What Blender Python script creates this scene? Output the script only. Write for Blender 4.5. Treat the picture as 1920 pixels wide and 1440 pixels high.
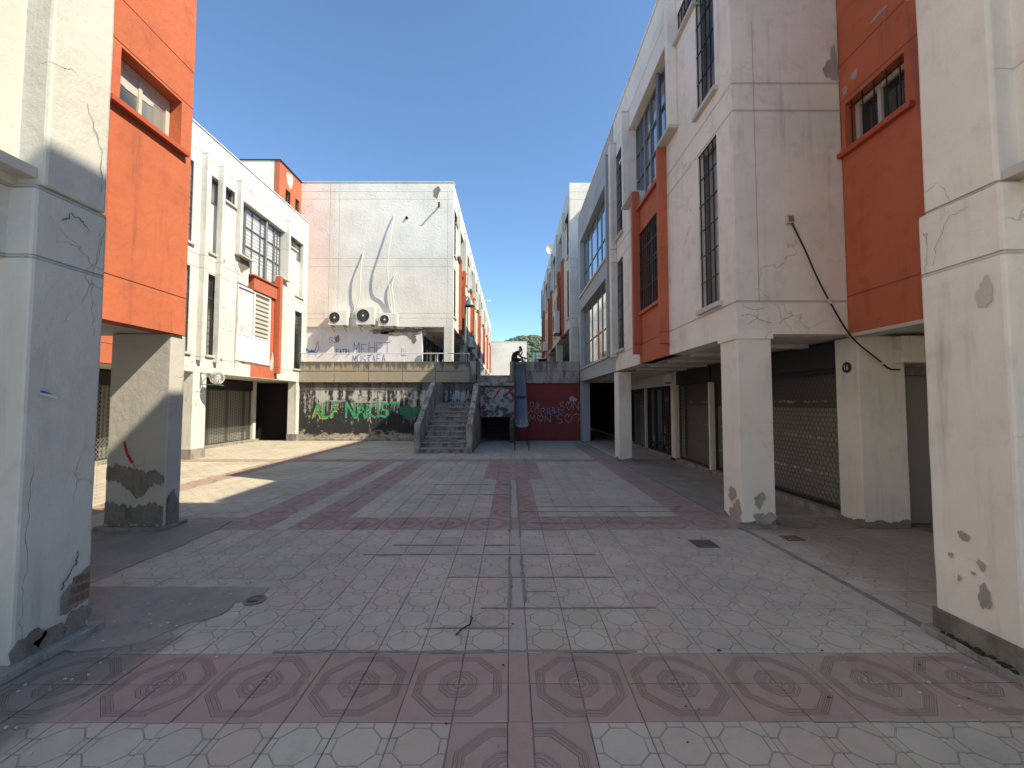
import bpy, bmesh, math, random
from mathutils import Vector, Matrix
R = math.radians
random.seed(7)
sc = bpy.context.scene
for o in list(bpy.data.objects): bpy.data.objects.remove(o)
COL = sc.collection

# ---------------------------------------------------------------- camera, world, sun, exposure
cam_d = bpy.data.cameras.new('camera'); cam = bpy.data.objects.new('camera', cam_d); COL.objects.link(cam)
cam_d.sensor_width = 36; cam_d.lens = 36 * 767 / 1920; cam_d.clip_start = .05; cam_d.clip_end = 3000
cam.location = (0, 0, 1.7)
cam.rotation_euler = (R(90) + math.atan(35 / 767), 0, -math.atan(2 / 767))
sc.camera = cam
SUN = Vector((1, -.413, 1.05)).normalized()
w = bpy.data.worlds.new('World'); sc.world = w; w.use_nodes = True
nt = w.node_tree; bg = nt.nodes['Background']
sky = nt.nodes.new('ShaderNodeTexSky'); sky.sky_type = 'NISHITA'; sky.sun_disc = False
sky.sun_elevation = math.asin(SUN.z); sky.sun_rotation = math.atan2(SUN.x, SUN.y)
sky.air_density = 1.0; sky.dust_density = 0; sky.ozone_density = 10.0; sky.altitude = 0
nt.links.new(sky.outputs[0], bg.inputs[0]); bg.inputs[1].default_value = .125
sd = bpy.data.lights.new('sun', 'SUN'); sd.energy = 3.1; sd.angle = R(.5); sd.color = (1, .96, .89)
so = bpy.data.objects.new('sun', sd); COL.objects.link(so)
so.rotation_euler = SUN.to_track_quat('Z', 'Y').to_euler(); so.location = (20, -8, 30)
sc.view_settings.view_transform = 'Standard'; sc.view_settings.look = 'None'
sc.view_settings.exposure = 1.25; sc.view_settings.gamma = 1
sc.view_settings.use_curve_mapping = False
sc.view_settings.use_white_balance = True; sc.view_settings.white_balance_temperature = 8000; sc.view_settings.white_balance_tint = 4
sc.cycles.max_bounces = 10; sc.cycles.diffuse_bounces = 8; sc.cycles.caustics_reflective = True; sc.cycles.blur_glossy = .3

# ---------------------------------------------------------------- node helpers and materials
class N:
    def __init__(s, name):
        s.m = bpy.data.materials.new(name); s.m.use_nodes = True; s.t = s.m.node_tree
        s.b = s.t.nodes['Principled BSDF']; s.b.inputs['Specular IOR Level'].default_value = .3
    def n(s, ty, **k):
        x = s.t.nodes.new(ty)
        for a, v in k.items(): setattr(x, a, v)
        return x
    def set(s, sock, v):
        if isinstance(v, (int, float)): sock.default_value = v
        elif isinstance(v, (tuple, list)):
            sock.default_value = tuple(v) + ((1,) if len(v) == 3 and len(sock.default_value) == 4 else ())
        else: s.t.links.new(v, sock)
    def math(s, op, a, b=0., c=0., clamp=False):
        x = s.n('ShaderNodeMath', operation=op, use_clamp=clamp); s.set(x.inputs[0], a); s.set(x.inputs[1], b); s.set(x.inputs[2], c)
        return x.outputs[0]
    def mix(s, f, a, b, mode='MIX'):
        x = s.n('ShaderNodeMix', data_type='RGBA', blend_type=mode); s.set(x.inputs[0], f); s.set(x.inputs[6], a); s.set(x.inputs[7], b)
        return x.outputs[2]
    def pos(s): return s.n('ShaderNodeNewGeometry').outputs['Position']
    def loc(s): return s.n('ShaderNodeTexCoord').outputs['Object']
    def scale(s, v, k):
        x = s.n('ShaderNodeVectorMath', operation='MULTIPLY'); s.set(x.inputs[0], v); x.inputs[1].default_value = k; return x.outputs[0]
    def noise(s, v, sc=5., det=4., rough=.6, dist=0.):
        x = s.n('ShaderNodeTexNoise'); s.set(x.inputs['Vector'], v); x.inputs['Scale'].default_value = sc
        x.inputs['Detail'].default_value = det; x.inputs['Roughness'].default_value = rough; x.inputs['Distortion'].default_value = dist
        return x.outputs[0]
    def vor(s, v, sc=5., feat='F1'):
        x = s.n('ShaderNodeTexVoronoi', feature=feat); s.set(x.inputs['Vector'], v); x.inputs['Scale'].default_value = sc; return x.outputs['Distance']
    def ramp(s, v, lo, hi):
        x = s.n('ShaderNodeMapRange', interpolation_type='SMOOTHSTEP'); s.set(x.inputs[0], v); x.inputs[1].default_value = lo; x.inputs[2].default_value = hi
        return x.outputs[0]
    def sep(s, v):
        x = s.n('ShaderNodeSeparateXYZ'); s.set(x.inputs[0], v); return x.outputs
    def bump(s, h, dist=.01, st=1.):
        x = s.n('ShaderNodeBump'); s.set(x.inputs['Height'], h); x.inputs['Distance'].default_value = dist; x.inputs['Strength'].default_value = st
        s.t.links.new(x.outputs[0], s.b.inputs['Normal'])
    def out(s, col, rough=.8, metal=0.):
        s.set(s.b.inputs['Base Color'], col); s.set(s.b.inputs['Roughness'], rough); s.b.inputs['Metallic'].default_value = metal
        return s.m

def plaster(name, base, dirt=(.30, .27, .23), grime=.35, lump=1., grooves=(), crack=.5, pink=None, low=0., gx=()):
    m = N(name); p = m.pos()
    big = m.noise(p, .7, 3); mid = m.noise(p, 4, 5, .65)
    streak = m.noise(m.scale(p, (5, 5, .45)), 1, 5, .65)
    c = m.mix(m.ramp(big, .35, .7), base, tuple(b * .88 for b in base))
    c = m.mix(m.math('MULTIPLY', m.ramp(mid, .5, .78), grime * .55), c, dirt)
    c = m.mix(m.math('MULTIPLY', m.math('MULTIPLY', m.ramp(streak, .52, .74), m.ramp(big, .38, .6)), grime), c, dirt)
    h = m.math('ADD', m.math('MULTIPLY', m.noise(p, 9, 4, .6), .9 * lump), m.math('MULTIPLY', m.noise(p, 60, 3, .6), .16))
    if crack:
        wv = m.n('ShaderNodeVectorMath', operation='ADD'); nn = m.n('ShaderNodeTexNoise'); m.set(nn.inputs['Vector'], p); nn.inputs['Scale'].default_value = 2.2; nn.inputs['Detail'].default_value = 6
        sc_ = m.scale(nn.outputs['Color'], (.9, .9, .9)); m.set(wv.inputs[0], p); m.set(wv.inputs[1], sc_)
        d = m.vor(wv.outputs[0], .9, 'DISTANCE_TO_EDGE')
        line = m.math('SUBTRACT', 1., m.ramp(d, .0015, .006))
        line = m.math('MULTIPLY', line, m.ramp(m.noise(p, .9, 2), .52, .6))
        c = m.mix(m.math('MULTIPLY', line, crack), c, (.10, .09, .08)); h = m.math('SUBTRACT', h, m.math('MULTIPLY', line, 1.2))
    if low:   # bare cement where the paint has gone near the ground
        z = m.sep(m.loc())[2]
        k = m.math('ADD', m.math('MULTIPLY', m.noise(p, 3.2, 5, .6), 1.4), m.math('MULTIPLY', z, -1.5 / low))
        pe = m.ramp(k, .2, .25); c = m.mix(pe, c, m.mix(m.noise(p, 7, 4), (.12, .105, .09), (.27, .245, .21))); h = m.math('SUBTRACT', h, m.math('MULTIPLY', pe, 1.5))
    if grooves or gx:
        L = m.sep(m.loc()); g = None
        for ax, lst in ((2, grooves), (0, gx)):
            for zk in lst:
                d = m.math('ABSOLUTE', m.math('SUBTRACT', L[ax], zk)); q = m.math('SUBTRACT', 1., m.ramp(d, .005, .016)); g = q if g is None else m.math('MAXIMUM', g, q)
        c = m.mix(m.math('MULTIPLY', g, .4), c, tuple(b * .4 for b in base)); h = m.math('SUBTRACT', h, m.math('MULTIPLY', g, 2.2))
    m.bump(h, .012, .8)
    return m.out(c, .85)

def concrete(name, base, dark, amt=.5, sc_=3., bumpd=.01, light=None):
    m = N(name); p = m.pos()
    s1 = m.noise(m.scale(p, (1, 1, .35)), sc_, 6, .7); s2 = m.noise(p, sc_ * 6, 4, .7)
    c = m.mix(m.math('MULTIPLY', m.ramp(s1, .42, .62), amt), base, dark)
    c = m.mix(m.math('MULTIPLY', m.ramp(s2, .5, .7), amt * .6), c, dark)
    if light: c = m.mix(m.math('MULTIPLY', m.ramp(m.noise(p, sc_ * 2.3, 5, .6), .58, .68), .7), c, light)
    m.bump(m.math('ADD', s2, m.math('MULTIPLY', m.noise(p, 70, 3), .3)), bumpd, .7)
    return m.out(c, .9)

def plain(name, c, rough=.5, metal=0., var=.12, spec=.4):
    m = N(name); p = m.pos(); n_ = m.noise(p, 6, 4, .6)
    m.b.inputs['Specular IOR Level'].default_value = spec
    cc = m.mix(n_, tuple(x * (1 - var) for x in c), tuple(min(1, x * (1 + var)) for x in c))
    return m.out(cc, rough, metal)

GZ = (3.1, 5.83, 6.23, 9.45)
M = {}
M['white'] = plaster('white_plaster', (.66, .65, .605), dirt=(.30, .28, .245), grooves=GZ, grime=.6)
M['warm'] = plaster('cream_plaster', (.81, .75, .675), grooves=GZ, grime=.5, crack=.06)
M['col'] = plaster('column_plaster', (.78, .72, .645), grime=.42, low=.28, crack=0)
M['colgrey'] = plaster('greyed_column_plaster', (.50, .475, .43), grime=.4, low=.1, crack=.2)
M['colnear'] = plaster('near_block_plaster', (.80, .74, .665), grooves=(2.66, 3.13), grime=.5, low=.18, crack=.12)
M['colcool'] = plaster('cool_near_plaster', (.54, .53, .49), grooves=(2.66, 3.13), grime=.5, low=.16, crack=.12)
M['gable'] = plaster('gable_plaster', (.76, .735, .675), lump=2.2, grooves=(3.05, 3.3, 5.75, 6.2, 9.35, 9.75), gx=(-9.47, -8.98, -3.32), grime=.16, crack=.1)
M['gablepink'] = plaster('pinkish_plaster', (.78, .68, .62), lump=2.2, grooves=(3.05, 3.3, 5.75, 6.2, 9.35, 9.75), gx=(-9.47, -8.98), grime=.2, crack=.2)
M['lilac'] = plaster('lilac_white_plaster', (.72, .69, .71), grime=.18, crack=.2)
M['orange'] = plaster('orange_paint', (.53, .145, .073), dirt=(.24, .075, .055), grooves=(3.16, 5.93, 6.46), grime=.75, crack=0)
M['orange2'] = plaster('old_orange_paint', (.50, .14, .075), dirt=(.28, .08, .05), grooves=(3.1,), grime=.4, crack=.1)
M['grey'] = plaster('grey_paint', (.40, .42, .43), dirt=(.25, .26, .27), grooves=(9.45,), grime=.3, crack=0, lump=.6)
M['soffit'] = plaster('soffit_plaster', (.60, .55, .49), grime=.5, crack=.2)
M['cement'] = concrete('bare_cement', (.23, .205, .175), (.10, .09, .08), .7, 5)
M['concrete'] = concrete('stained_concrete', (.42, .375, .315), (.075, .067, .057), .75, 3.5, .012, (.36, .33, .27))
M['tread'] = concrete('worn_tread', (.38, .355, .31), (.12, .11, .095), .6, 5)
M['kerb'] = concrete('kerb_concrete', (.30, .28, .25), (.08, .07, .06), .6, 4)
M['nearblack'] = plain('shutter_box_and_niche_black', (.018, .018, .02), .5)
M['mesh'] = plain('shutter_wire', (.04, .038, .033), .5, .4)
M['meshmid'] = plain('dull_wire', (.16, .15, .135), .5, .5)
M['meshlight'] = plain('galvanised_wire', (.30, .30, .28), .45, .6)
M['iron'] = plain('dark_iron', (.022, .024, .03), .5, .3)
M['alu'] = plain('grey_aluminium', (.20, .205, .21), .4, .5)
M['pvc'] = plain('white_pvc', (.72, .73, .74), .35, 0, .03)
M['metalwhite'] = plain('white_rail_paint', (.62, .63, .60), .45, 0, .1)
M['lampgreen'] = plain('grey_green_metal', (.17, .21, .19), .5, .2)
M['acwhite'] = plain('ac_casing', (.70, .69, .64), .45, 0, .06)
M['acdark'] = plain('ac_fan_dark', (.03, .032, .035), .5)
M['rust'] = plain('rusty_bracket', (.16, .09, .055), .8); M['grateiron'] = plain('worn_grate', (.24, .19, .165), .7, .3)
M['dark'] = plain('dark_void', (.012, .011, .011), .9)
M['sealant'] = concrete('grey_sealant', (.26, .24, .205), (.16, .145, .125), .5, 9)
M['skin'] = plain('skin', (.33, .17, .11), .55, 0, .05)
M['tee'] = plain('dark_tshirt', (.016, .016, .019), .85)
M['shorts'] = plain('dark_shorts', (.02, .02, .03), .85)
M['hair'] = plain('black_hair', (.008, .007, .006), .6)
M['black'] = plain('black_rubber', (.012, .012, .012), .55)
M['leaf'] = plain('dry_leaf', (.05, .03, .018), .8, 0, .4)
M['ivy'] = plain('ivy_leaf', (.045, .085, .025), .6, 0, .4)
M['wood'] = plain('twig_bark', (.05, .03, .02), .8)
M['paper'] = plain('white_sticker', (.6, .6, .6), .5)
M['blue'] = plain('blue_print', (.02, .10, .32), .5)
M['brick'] = concrete('exposed_brick', (.23, .14, .10), (.08, .055, .045), .75, 9)
M['sill'] = plain('marble_sill', (.50, .47, .42), .5)
M['orangesill'] = plain('orange_sill', (.42, .09, .04), .6)
M['doorgrey'] = plain('grey_door_sheet', (.21, .205, .195), .5)
M['wire'] = plain('white_wire', (.6, .6, .57), .6)

def glass(name, c, rough=.07):
    m = N(name); m.b.inputs['Specular IOR Level'].default_value = .5; m.b.inputs['IOR'].default_value = 1.52
    m.b.inputs['Coat Weight'].default_value = .6; m.b.inputs['Coat Roughness'].default_value = .07
    m.bump(m.noise(m.pos(), 1.3, 1), .012, .35)
    return m.out(c, rough)
M['glass'] = glass('dark_glass', (.02, .022, .024))
M['glassblue'] = glass('reflective_glass', (.05, .06, .07)); 
_g = M['glassblue'].node_tree.nodes['Principled BSDF']; _g.inputs['Metallic'].default_value = .75; _g.inputs['Base Color'].default_value = (.42, .45, .48, 1)
M['glassgrey'] = glass('grey_glass', (.20, .21, .22))
_t = M['glassgrey'].node_tree; _n = N('curtain_behind_glass'); _p = _n.pos(); _f = _n.noise(_n.scale(_p, (9, 9, .25)), 1, 3, .6); _v = _n.noise(_n.scale(_p, (.5, .5, .35)), 1, 2)
_n.b.inputs['Coat Weight'].default_value = .7; _n.b.inputs['Coat Roughness'].default_value = .07
M['glassgrey'] = _n.out(_n.mix(_n.ramp(_v, .42, .55), (.035, .036, .038), _n.mix(_f, (.13, .125, .115), (.34, .33, .30))), .3)

m = N('striped_shop_panels'); p = m.pos(); y_ = m.sep(p)[1]; f_ = m.math('FRACT', m.math('DIVIDE', y_, .13)); g2 = m.math('LESS_THAN', m.math('FRACT', m.math('DIVIDE', y_, 1.05)), .16)
M['slats'] = m.out(m.mix(g2, m.mix(m.math('GREATER_THAN', f_, .55), (.42, .42, .38), (.15, .15, .14)), (.02, .02, .02)), .5)
def blinds(name, base, gap, pitch, duty):
    m = N(name); z = m.sep(m.pos())[2]
    f = m.math('FRACT', m.math('DIVIDE', z, pitch)); k = m.math('GREATER_THAN', f, duty)
    m.b.inputs['Coat Weight'].default_value = 1; m.b.inputs['Coat Roughness'].default_value = .07
    return m.out(m.mix(k, base, gap), .4)
M['blind'] = blinds('zebra_blind', (.62, .63, .64), (.30, .31, .32), .14, .62)
M['blind2'] = blinds('beige_blind', (.55, .53, .46), (.12, .12, .10), .17, .55)
m = N('frosted_pane'); p = m.pos(); M['frost'] = m.out(m.mix(m.ramp(m.noise(p, 1.2, 3), .4, .7), (.46, .50, .53), (.62, .66, .68)), .07)
# old mouldy paint of the retaining wall
m = N('mouldy_wall_paint'); p = m.pos(); z = m.sep(p)[2]
s1 = m.noise(m.scale(p, (3.2, 1, .42)), 1.6, 7, .72); s2 = m.noise(p, 7, 6, .75); s3 = m.noise(m.scale(p, (14, 1, .9)), 1, 4, .6)
k = m.math('ADD', m.math('ADD', m.math('MULTIPLY', s1, .75), m.math('MULTIPLY', s2, .38)), m.math('MULTIPLY', s3, .16))
k = m.math('ADD', k, m.math('MULTIPLY', m.math('ABSOLUTE', m.math('SUBTRACT', z, 1.95)), -.11))
c = m.mix(m.ramp(k, .575, .70), (.032, .033, .036), (.48, .47, .44))
c = m.mix(m.math('MULTIPLY', m.ramp(z, 2.22, 2.28), .8), c, m.mix(m.ramp(s2, .45, .6), (.14, .12, .10), (.03, .028, .026)))
bot = m.ramp(m.math('ADD', z, m.math('MULTIPLY', m.math('SUBTRACT', m.noise(m.scale(p, (1.3, 1, 2)), 1.6, 5, .6), .5), -.9)), .36, .26)
c = m.mix(bot, c, m.mix(m.ramp(s2, .45, .62), (.42, .36, .27), (.20, .17, .13)))
m.bump(m.math('ADD', s2, m.math('MULTIPLY', bot, -1.)), .012, .7); M['mould'] = m.out(c, .9)
# parapet concrete, dark lichen creeping down from the top of each panel
m = N('parapet_concrete'); p = m.pos(); z = m.sep(p)[2]
s1 = m.noise(m.scale(p, (5, 1, 1.3)), 1.5, 6, .7); s2 = m.noise(p, 2.2, 5, .65, .8)
k = m.math('ADD', m.math('MULTIPLY', m.math('SUBTRACT', z, 3.3), 2.1), m.math('MULTIPLY', m.math('SUBTRACT', s1, .5), 3.2))
c = m.mix(m.ramp(s2, .38, .62), (.40, .32, .215), (.33, .305, .25)); c = m.mix(m.math('MULTIPLY', m.ramp(m.noise(p, 16, 4), .5, .7), .4), c, (.14, .12, .09))
c = m.mix(m.math('MULTIPLY', m.ramp(k, -.12, .3), .85), c, (.06, .054, .042)); m.bump(s1, .008, .7); M['parapet'] = m.out(m.mix(.15, c, (.27, .26, .235)), .92)
m = N('dark_red_paint'); p = m.pos(); M['redwall'] = m.out(m.mix(m.ramp(m.noise(p, 3, 5, .65), .45, .75), (.25, .042, .036), (.17, .04, .035)), .7); 
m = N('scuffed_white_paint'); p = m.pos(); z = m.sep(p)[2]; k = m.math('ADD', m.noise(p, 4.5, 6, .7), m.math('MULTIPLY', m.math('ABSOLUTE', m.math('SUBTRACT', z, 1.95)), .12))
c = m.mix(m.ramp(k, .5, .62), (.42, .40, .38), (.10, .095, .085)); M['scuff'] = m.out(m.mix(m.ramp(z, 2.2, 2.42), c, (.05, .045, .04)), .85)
m = N('slide_sheet'); p = m.pos(); z = m.sep(p)[2]; s1 = m.noise(m.scale(p, (20, .8, .8)), 1, 5, .6)
c = m.mix(m.ramp(s1, .4, .7), (.07, .073, .092), (.12, .125, .15)); sp = m.math('MULTIPLY', m.ramp(m.noise(p, 13, 5, .75), .5, .58), m.ramp(z, 1.25, .8))
M['slide'] = m.out(m.mix(sp, c, (.4, .4, .39)), .42, .3)
def paint(name, c):
    m = N(name); n_ = m.noise(m.pos(), 11, 5, .7)
    m.set(m.b.inputs['Alpha'], m.ramp(m.noise(m.pos(), 16, 6, .8), .40, .47)); return m.out(m.mix(m.math('MULTIPLY', m.ramp(n_, .52, .7), .6), c, tuple(x * .45 + .05 for x in c)), .7)
M['gr_green'] = paint('green_spray', (.05, .36, .17)); M['gr_dkgreen'] = paint('dark_green_spray', (.03, .17, .09)); M['gr_yellow'] = paint('yellow_spray', (.50, .38, .10))
M['gr_red'] = paint('red_spray', (.42, .02, .02)); M['gr_blue'] = paint('navy_marker', (.10, .12, .32)); M['gr_cyan'] = paint('blue_spray', (.015, .14, .42)); M['gr_white'] = paint('white_chalk', (.48, .44, .46))
M['print'] = plain('white_number_print', (.6, .6, .6), .5)

# paving: grooves cast in each tile are drawn from its own UV (metres from the motif's centre)
def tile_mat(name, red):
    m = N(name); uv = m.n('ShaderNodeUVMap').outputs[0]; X = m.sep(uv); ax = m.math('ABSOLUTE', X[0]); ay = m.math('ABSOLUTE', X[1])
    at = m.n('ShaderNodeAttribute', attribute_name='tint').outputs['Fac']
    dg = m.math('MULTIPLY', m.math('ADD', ax, ay), .7071); d = m.math('MAXIMUM', m.math('MAXIMUM', ax, ay), dg)
    g = None
    def ring(a, hw):
        nonlocal g
        q = m.math('SUBTRACT', 1., m.ramp(m.math('ABSOLUTE', m.math('SUBTRACT', d, a)), hw * .45, hw)); g = q if g is None else m.math('MAXIMUM', g, q)
    p = m.pos()
    if red:
        for a in (.254, .234, .214, .110, .087, .064, .032): ring(a, .0075)
    else:
        ring(.110, .0042)
        for u, v in ((ax, ay), (ay, ax)):
            q = m.math('SUBTRACT', 1., m.ramp(m.math('ABSOLUTE', m.math('SUBTRACT', u, .0456)), .002, .0045)); q = m.math('MULTIPLY', q, m.math('GREATER_THAN', v, .110)); g = m.math('MAXIMUM', g, q)
    base = (.40, .27, .225) if red else (.51, .455, .36); alt = (.36, .25, .205) if red else (.47, .385, .305); grey = (.38, .295, .24) if red else (.42, .375, .30)
    c = m.mix(m.ramp(at, .25, .9), base, alt); c = m.mix(m.ramp(m.noise(p, .8, 4), .38, .66), c, grey); c = m.mix(m.math('MULTIPLY', m.ramp(m.noise(p, 2.1, 6, .7, .5), .5, .72), .5), c, tuple(b * .66 for b in base))
    c = m.mix(m.math('MULTIPLY', m.ramp(m.noise(p, 5, 6, .7), .5, .75), .45), c, tuple(b * .62 for b in base))
    c = m.mix(m.math('MULTIPLY', m.ramp(m.noise(p, 90, 3, .7), .55, .75), .35), c, tuple(b * .5 for b in base))
    P = m.sep(p)   # trodden-in grey dirt by the left block; greyer tone from the right arcade edge
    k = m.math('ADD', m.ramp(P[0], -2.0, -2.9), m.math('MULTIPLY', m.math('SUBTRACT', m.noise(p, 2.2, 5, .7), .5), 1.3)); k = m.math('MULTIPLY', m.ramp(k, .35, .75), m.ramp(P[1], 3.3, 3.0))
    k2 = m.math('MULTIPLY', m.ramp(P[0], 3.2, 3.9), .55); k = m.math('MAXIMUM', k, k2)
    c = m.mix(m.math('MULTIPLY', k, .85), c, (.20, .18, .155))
    c = m.mix(m.math('MULTIPLY', m.math('MULTIPLY', g, m.ramp(m.noise(p, 9, 4, .7), .25, .6)), .13 if red else .45), c, (.14, .10, .09) if red else (.13, .115, .10))
    m.bump(m.math('ADD', m.math('MULTIPLY', g, -1.), m.math('MULTIPLY', m.noise(p, 60, 3), .18)), .011 if red else .006, 1.)
    return m.out(c, .88)
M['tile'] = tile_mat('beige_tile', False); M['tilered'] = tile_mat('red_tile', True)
m = N('band_tile'); p = m.pos(); c = m.mix(m.ramp(m.noise(p, 2.5, 4), .4, .65), (.45, .36, .31), (.42, .37, .32)); M['band'] = m.out(m.mix(m.math('MULTIPLY', m.ramp(m.noise(p, 30, 4, .7), .5, .7), .4), c, (.26, .22, .18)), .88)
m = N('red_band_tile'); p = m.pos(); M['bandred'] = m.out(m.mix(m.math('MULTIPLY', m.ramp(m.noise(p, 12, 5, .7), .45, .75), .5), (.40, .265, .22), (.28, .19, .165)), .88)
m = N('trodden_cement'); p = m.pos(); n1 = m.noise(p, 1.7, 6, .65); n2 = m.noise(p, 14, 5, .7)
c = m.mix(m.ramp(n1, .38, .65), (.25, .222, .185), (.32, .285, .235)); c = m.mix(m.math('MULTIPLY', m.ramp(n2, .55, .72), .5), c, (.10, .09, .085)); c = m.mix(m.math('MULTIPLY', m.ramp(m.noise(p, 5, 6, .75), .62, .7), .4), c, (.31, .29, .27))
m.bump(n2, .006, .6); M['floorcement'] = m.out(c, .85)
M['mortar'] = concrete('paving_bed', (.25, .215, .185), (.14, .12, .10), .6, 8)
M['rearpave'] = concrete('pale_paving', (.46, .41, .36), (.34, .31, .27), .5, 2)
M['deck'] = concrete('deck_paving', (.30, .28, .25), (.2, .18, .16), .5, 2)

# ---------------------------------------------------------------- mesh helpers
class MB:
    def __init__(s): s.v = []; s.f = []; s.uv = None
    def quad(s, *p): i = len(s.v); s.v += [tuple(q) for q in p]; s.f.append(tuple(range(i, i + len(p))))
    def box(s, x0, x1, y0, y1, z0, z1):
        if x0 > x1: x0, x1 = x1, x0
        if y0 > y1: y0, y1 = y1, y0
        i = len(s.v); s.v += [(x, y, z) for z in (z0, z1) for x, y in ((x0, y0), (x1, y0), (x1, y1), (x0, y1))]
        s.f += [tuple(i + k for k in q) for q in ((3, 2, 1, 0), (4, 5, 6, 7), (0, 1, 5, 4), (1, 2, 6, 5), (2, 3, 7, 6), (3, 0, 4, 7))]
        return s
    def bar(s, a, b, r, n=4, r2=None):
        a = Vector(a); b = Vector(b); d = (b - a)
        if d.length < 1e-6: return s
        d.normalize(); u = d.orthogonal().normalized() if abs(d.z) > .9 or n > 4 else d.cross(Vector((0, 0, 1))).normalized(); v = d.cross(u); i = len(s.v); r2 = r if r2 is None else r2
        for c, rr in ((a, r), (b, r2)):
            for k in range(n):
                t = 2 * math.pi * (k + .5) / n; s.v.append(tuple(c + u * math.cos(t) * rr + v * math.sin(t) * rr))
        for k in range(n): s.f.append((i + k, i + (k + 1) % n, i + n + (k + 1) % n, i + n + k))
        s.f.append(tuple(i + k for k in reversed(range(n)))); s.f.append(tuple(i + n + k for k in range(n)))
        return s
    def tube(s, pts, r, n=6):
        for a, b in zip(pts, pts[1:]): s.bar(a, b, r, n)
        return s
    def lathe(s, prof, c, axis='z', n=20, cap=False):
        i = len(s.v); c = Vector(c)
        for r, h in prof:
            for k in range(n):
                t = 2 * math.pi * k / n; a, b = r * math.cos(t), r * math.sin(t)
                s.v.append(tuple(c + (Vector((a, b, h)) if axis == 'z' else Vector((a, h, b)) if axis == 'y' else Vector((h, a, b)))))
        for j in range(len(prof) - 1):
            for k in range(n): s.f.append((i + j * n + k, i + j * n + (k + 1) % n, i + (j + 1) * n + (k + 1) % n, i + (j + 1) * n + k))
        if cap:
            s.f.append(tuple(i + k for k in range(n))); s.f.append(tuple(i + (len(prof) - 1) * n + k for k in reversed(range(n))))
        return s
    def prism(s, pts, off):   # polygon + extrusion vector
        off = Vector(off); i = len(s.v); n = len(pts); s.v += [tuple(p) for p in pts] + [tuple(Vector(p) + off) for p in pts]
        s.f.append(tuple(range(i, i + n))); s.f.append(tuple(i + n + k for k in reversed(range(n))))
        for k in range(n): s.f.append((i + k, i + (k + 1) % n, i + n + (k + 1) % n, i + n + k))
        return s
    def mesh(s, name, mat, smooth=False, weld=False):
        me = bpy.data.meshes.new(name); me.from_pydata(s.v, [], s.f); me.update()
        bm = bmesh.new(); bm.from_mesh(me)
        if weld: bmesh.ops.remove_doubles(bm, verts=bm.verts, dist=1e-4)
        bmesh.ops.recalc_face_normals(bm, faces=bm.faces); bm.to_mesh(me); bm.free()
        for q in (mat if isinstance(mat, list) else [mat]): me.materials.append(M[q] if isinstance(q, str) else q)
        if smooth: me.shade_smooth()
        return me
    def build(s, name, mat, parent=None, bevel=0, smooth=False, weld=False, rough=0):
        return mk(name, s.mesh(name, mat, smooth, weld or rough > 0), parent, bevel, rough)
TEX = bpy.data.textures.new('lumps', 'CLOUDS'); TEX.noise_scale = .35
def mk(name, me, parent=None, bevel=0, rough=0):
    o = bpy.data.objects.new(name, me); COL.objects.link(o); o.parent = parent
    if bevel:
        b = o.modifiers.new('bevel', 'BEVEL'); b.width = bevel; b.segments = 2; b.limit_method = 'ANGLE'; b.angle_limit = R(40)
    if rough:
        s_ = o.modifiers.new('sub', 'SUBSURF'); s_.subdivision_type = 'SIMPLE'; s_.levels = s_.render_levels = 4
        d = o.modifiers.new('disp', 'DISPLACE'); d.texture = TEX; d.texture_coords = 'LOCAL'; d.strength = rough; d.mid_level = .5
    return o
def thing(name, label, cat, loc=(0, 0, 0), group=None, kind=None):
    o = bpy.data.objects.new(name, None); COL.objects.link(o); o.location = loc; o.empty_display_size = .2
    tag(o, label, cat, group, kind); return o
def tag(o, label=None, cat=None, group=None, kind=None):
    for k, v in (('label', label), ('category', cat), ('group', group), ('kind', kind)):
        if v: o[k] = v
    return o
class PL:
    """A vertical plane: kind X (runs along Y) or Y (runs along X), at c, outward normal n."""
    def __init__(s, kind, c, n): s.k, s.c, s.n = kind, c, n
    def P(s, a, z, d=0.): return (s.c + s.n * d, a, z) if s.k == 'X' else (a, s.c + s.n * d, z)
    def box(s, mb, a0, a1, z0, z1, d0, d1):
        if s.k == 'X': mb.box(s.c + s.n * d0, s.c + s.n * d1, a0, a1, z0, z1)
        else: mb.box(a0, a1, s.c + s.n * d0, s.c + s.n * d1, z0, z1)
        return mb
def wall(pl, a0, a1, z0, z1, holes, t=.3, step=None):
    A = sorted({a0, a1} | {min(max(h[k], a0), a1) for h in holes for k in (0, 1)}); Z = sorted({z0, z1} | {min(max(h[k], z0), z1) for h in holes for k in (2, 3)})
    def solid(i, j):
        if i < 0 or j < 0 or i >= len(A) - 1 or j >= len(Z) - 1: return False
        ca, cz = (A[i] + A[i + 1]) / 2, (Z[j] + Z[j + 1]) / 2
        return not any(h[0] < ca < h[1] and h[2] < cz < h[3] for h in holes)
    mb = MB(); P = pl.P
    for i in range(len(A) - 1):
        for j in range(len(Z) - 1):
            if not solid(i, j): continue
            x0, x1, y0, y1 = A[i], A[i + 1], Z[j], Z[j + 1]
            mb.quad(P(x0, y0), P(x1, y0), P(x1, y1), P(x0, y1)); mb.quad(P(x0, y0, -t), P(x1, y0, -t), P(x1, y1, -t), P(x0, y1, -t))
            if not solid(i - 1, j): mb.quad(P(x0, y0), P(x0, y1), P(x0, y1, -t), P(x0, y0, -t))
            if not solid(i + 1, j): mb.quad(P(x1, y0), P(x1, y1), P(x1, y1, -t), P(x1, y0, -t))
            if not solid(i, j - 1): mb.quad(P(x0, y0), P(x1, y0), P(x1, y0, -t), P(x0, y0, -t))
            if not solid(i, j + 1): mb.quad(P(x0, y1), P(x1, y1), P(x1, y1, -t), P(x0, y1, -t))
    return mb
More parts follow.
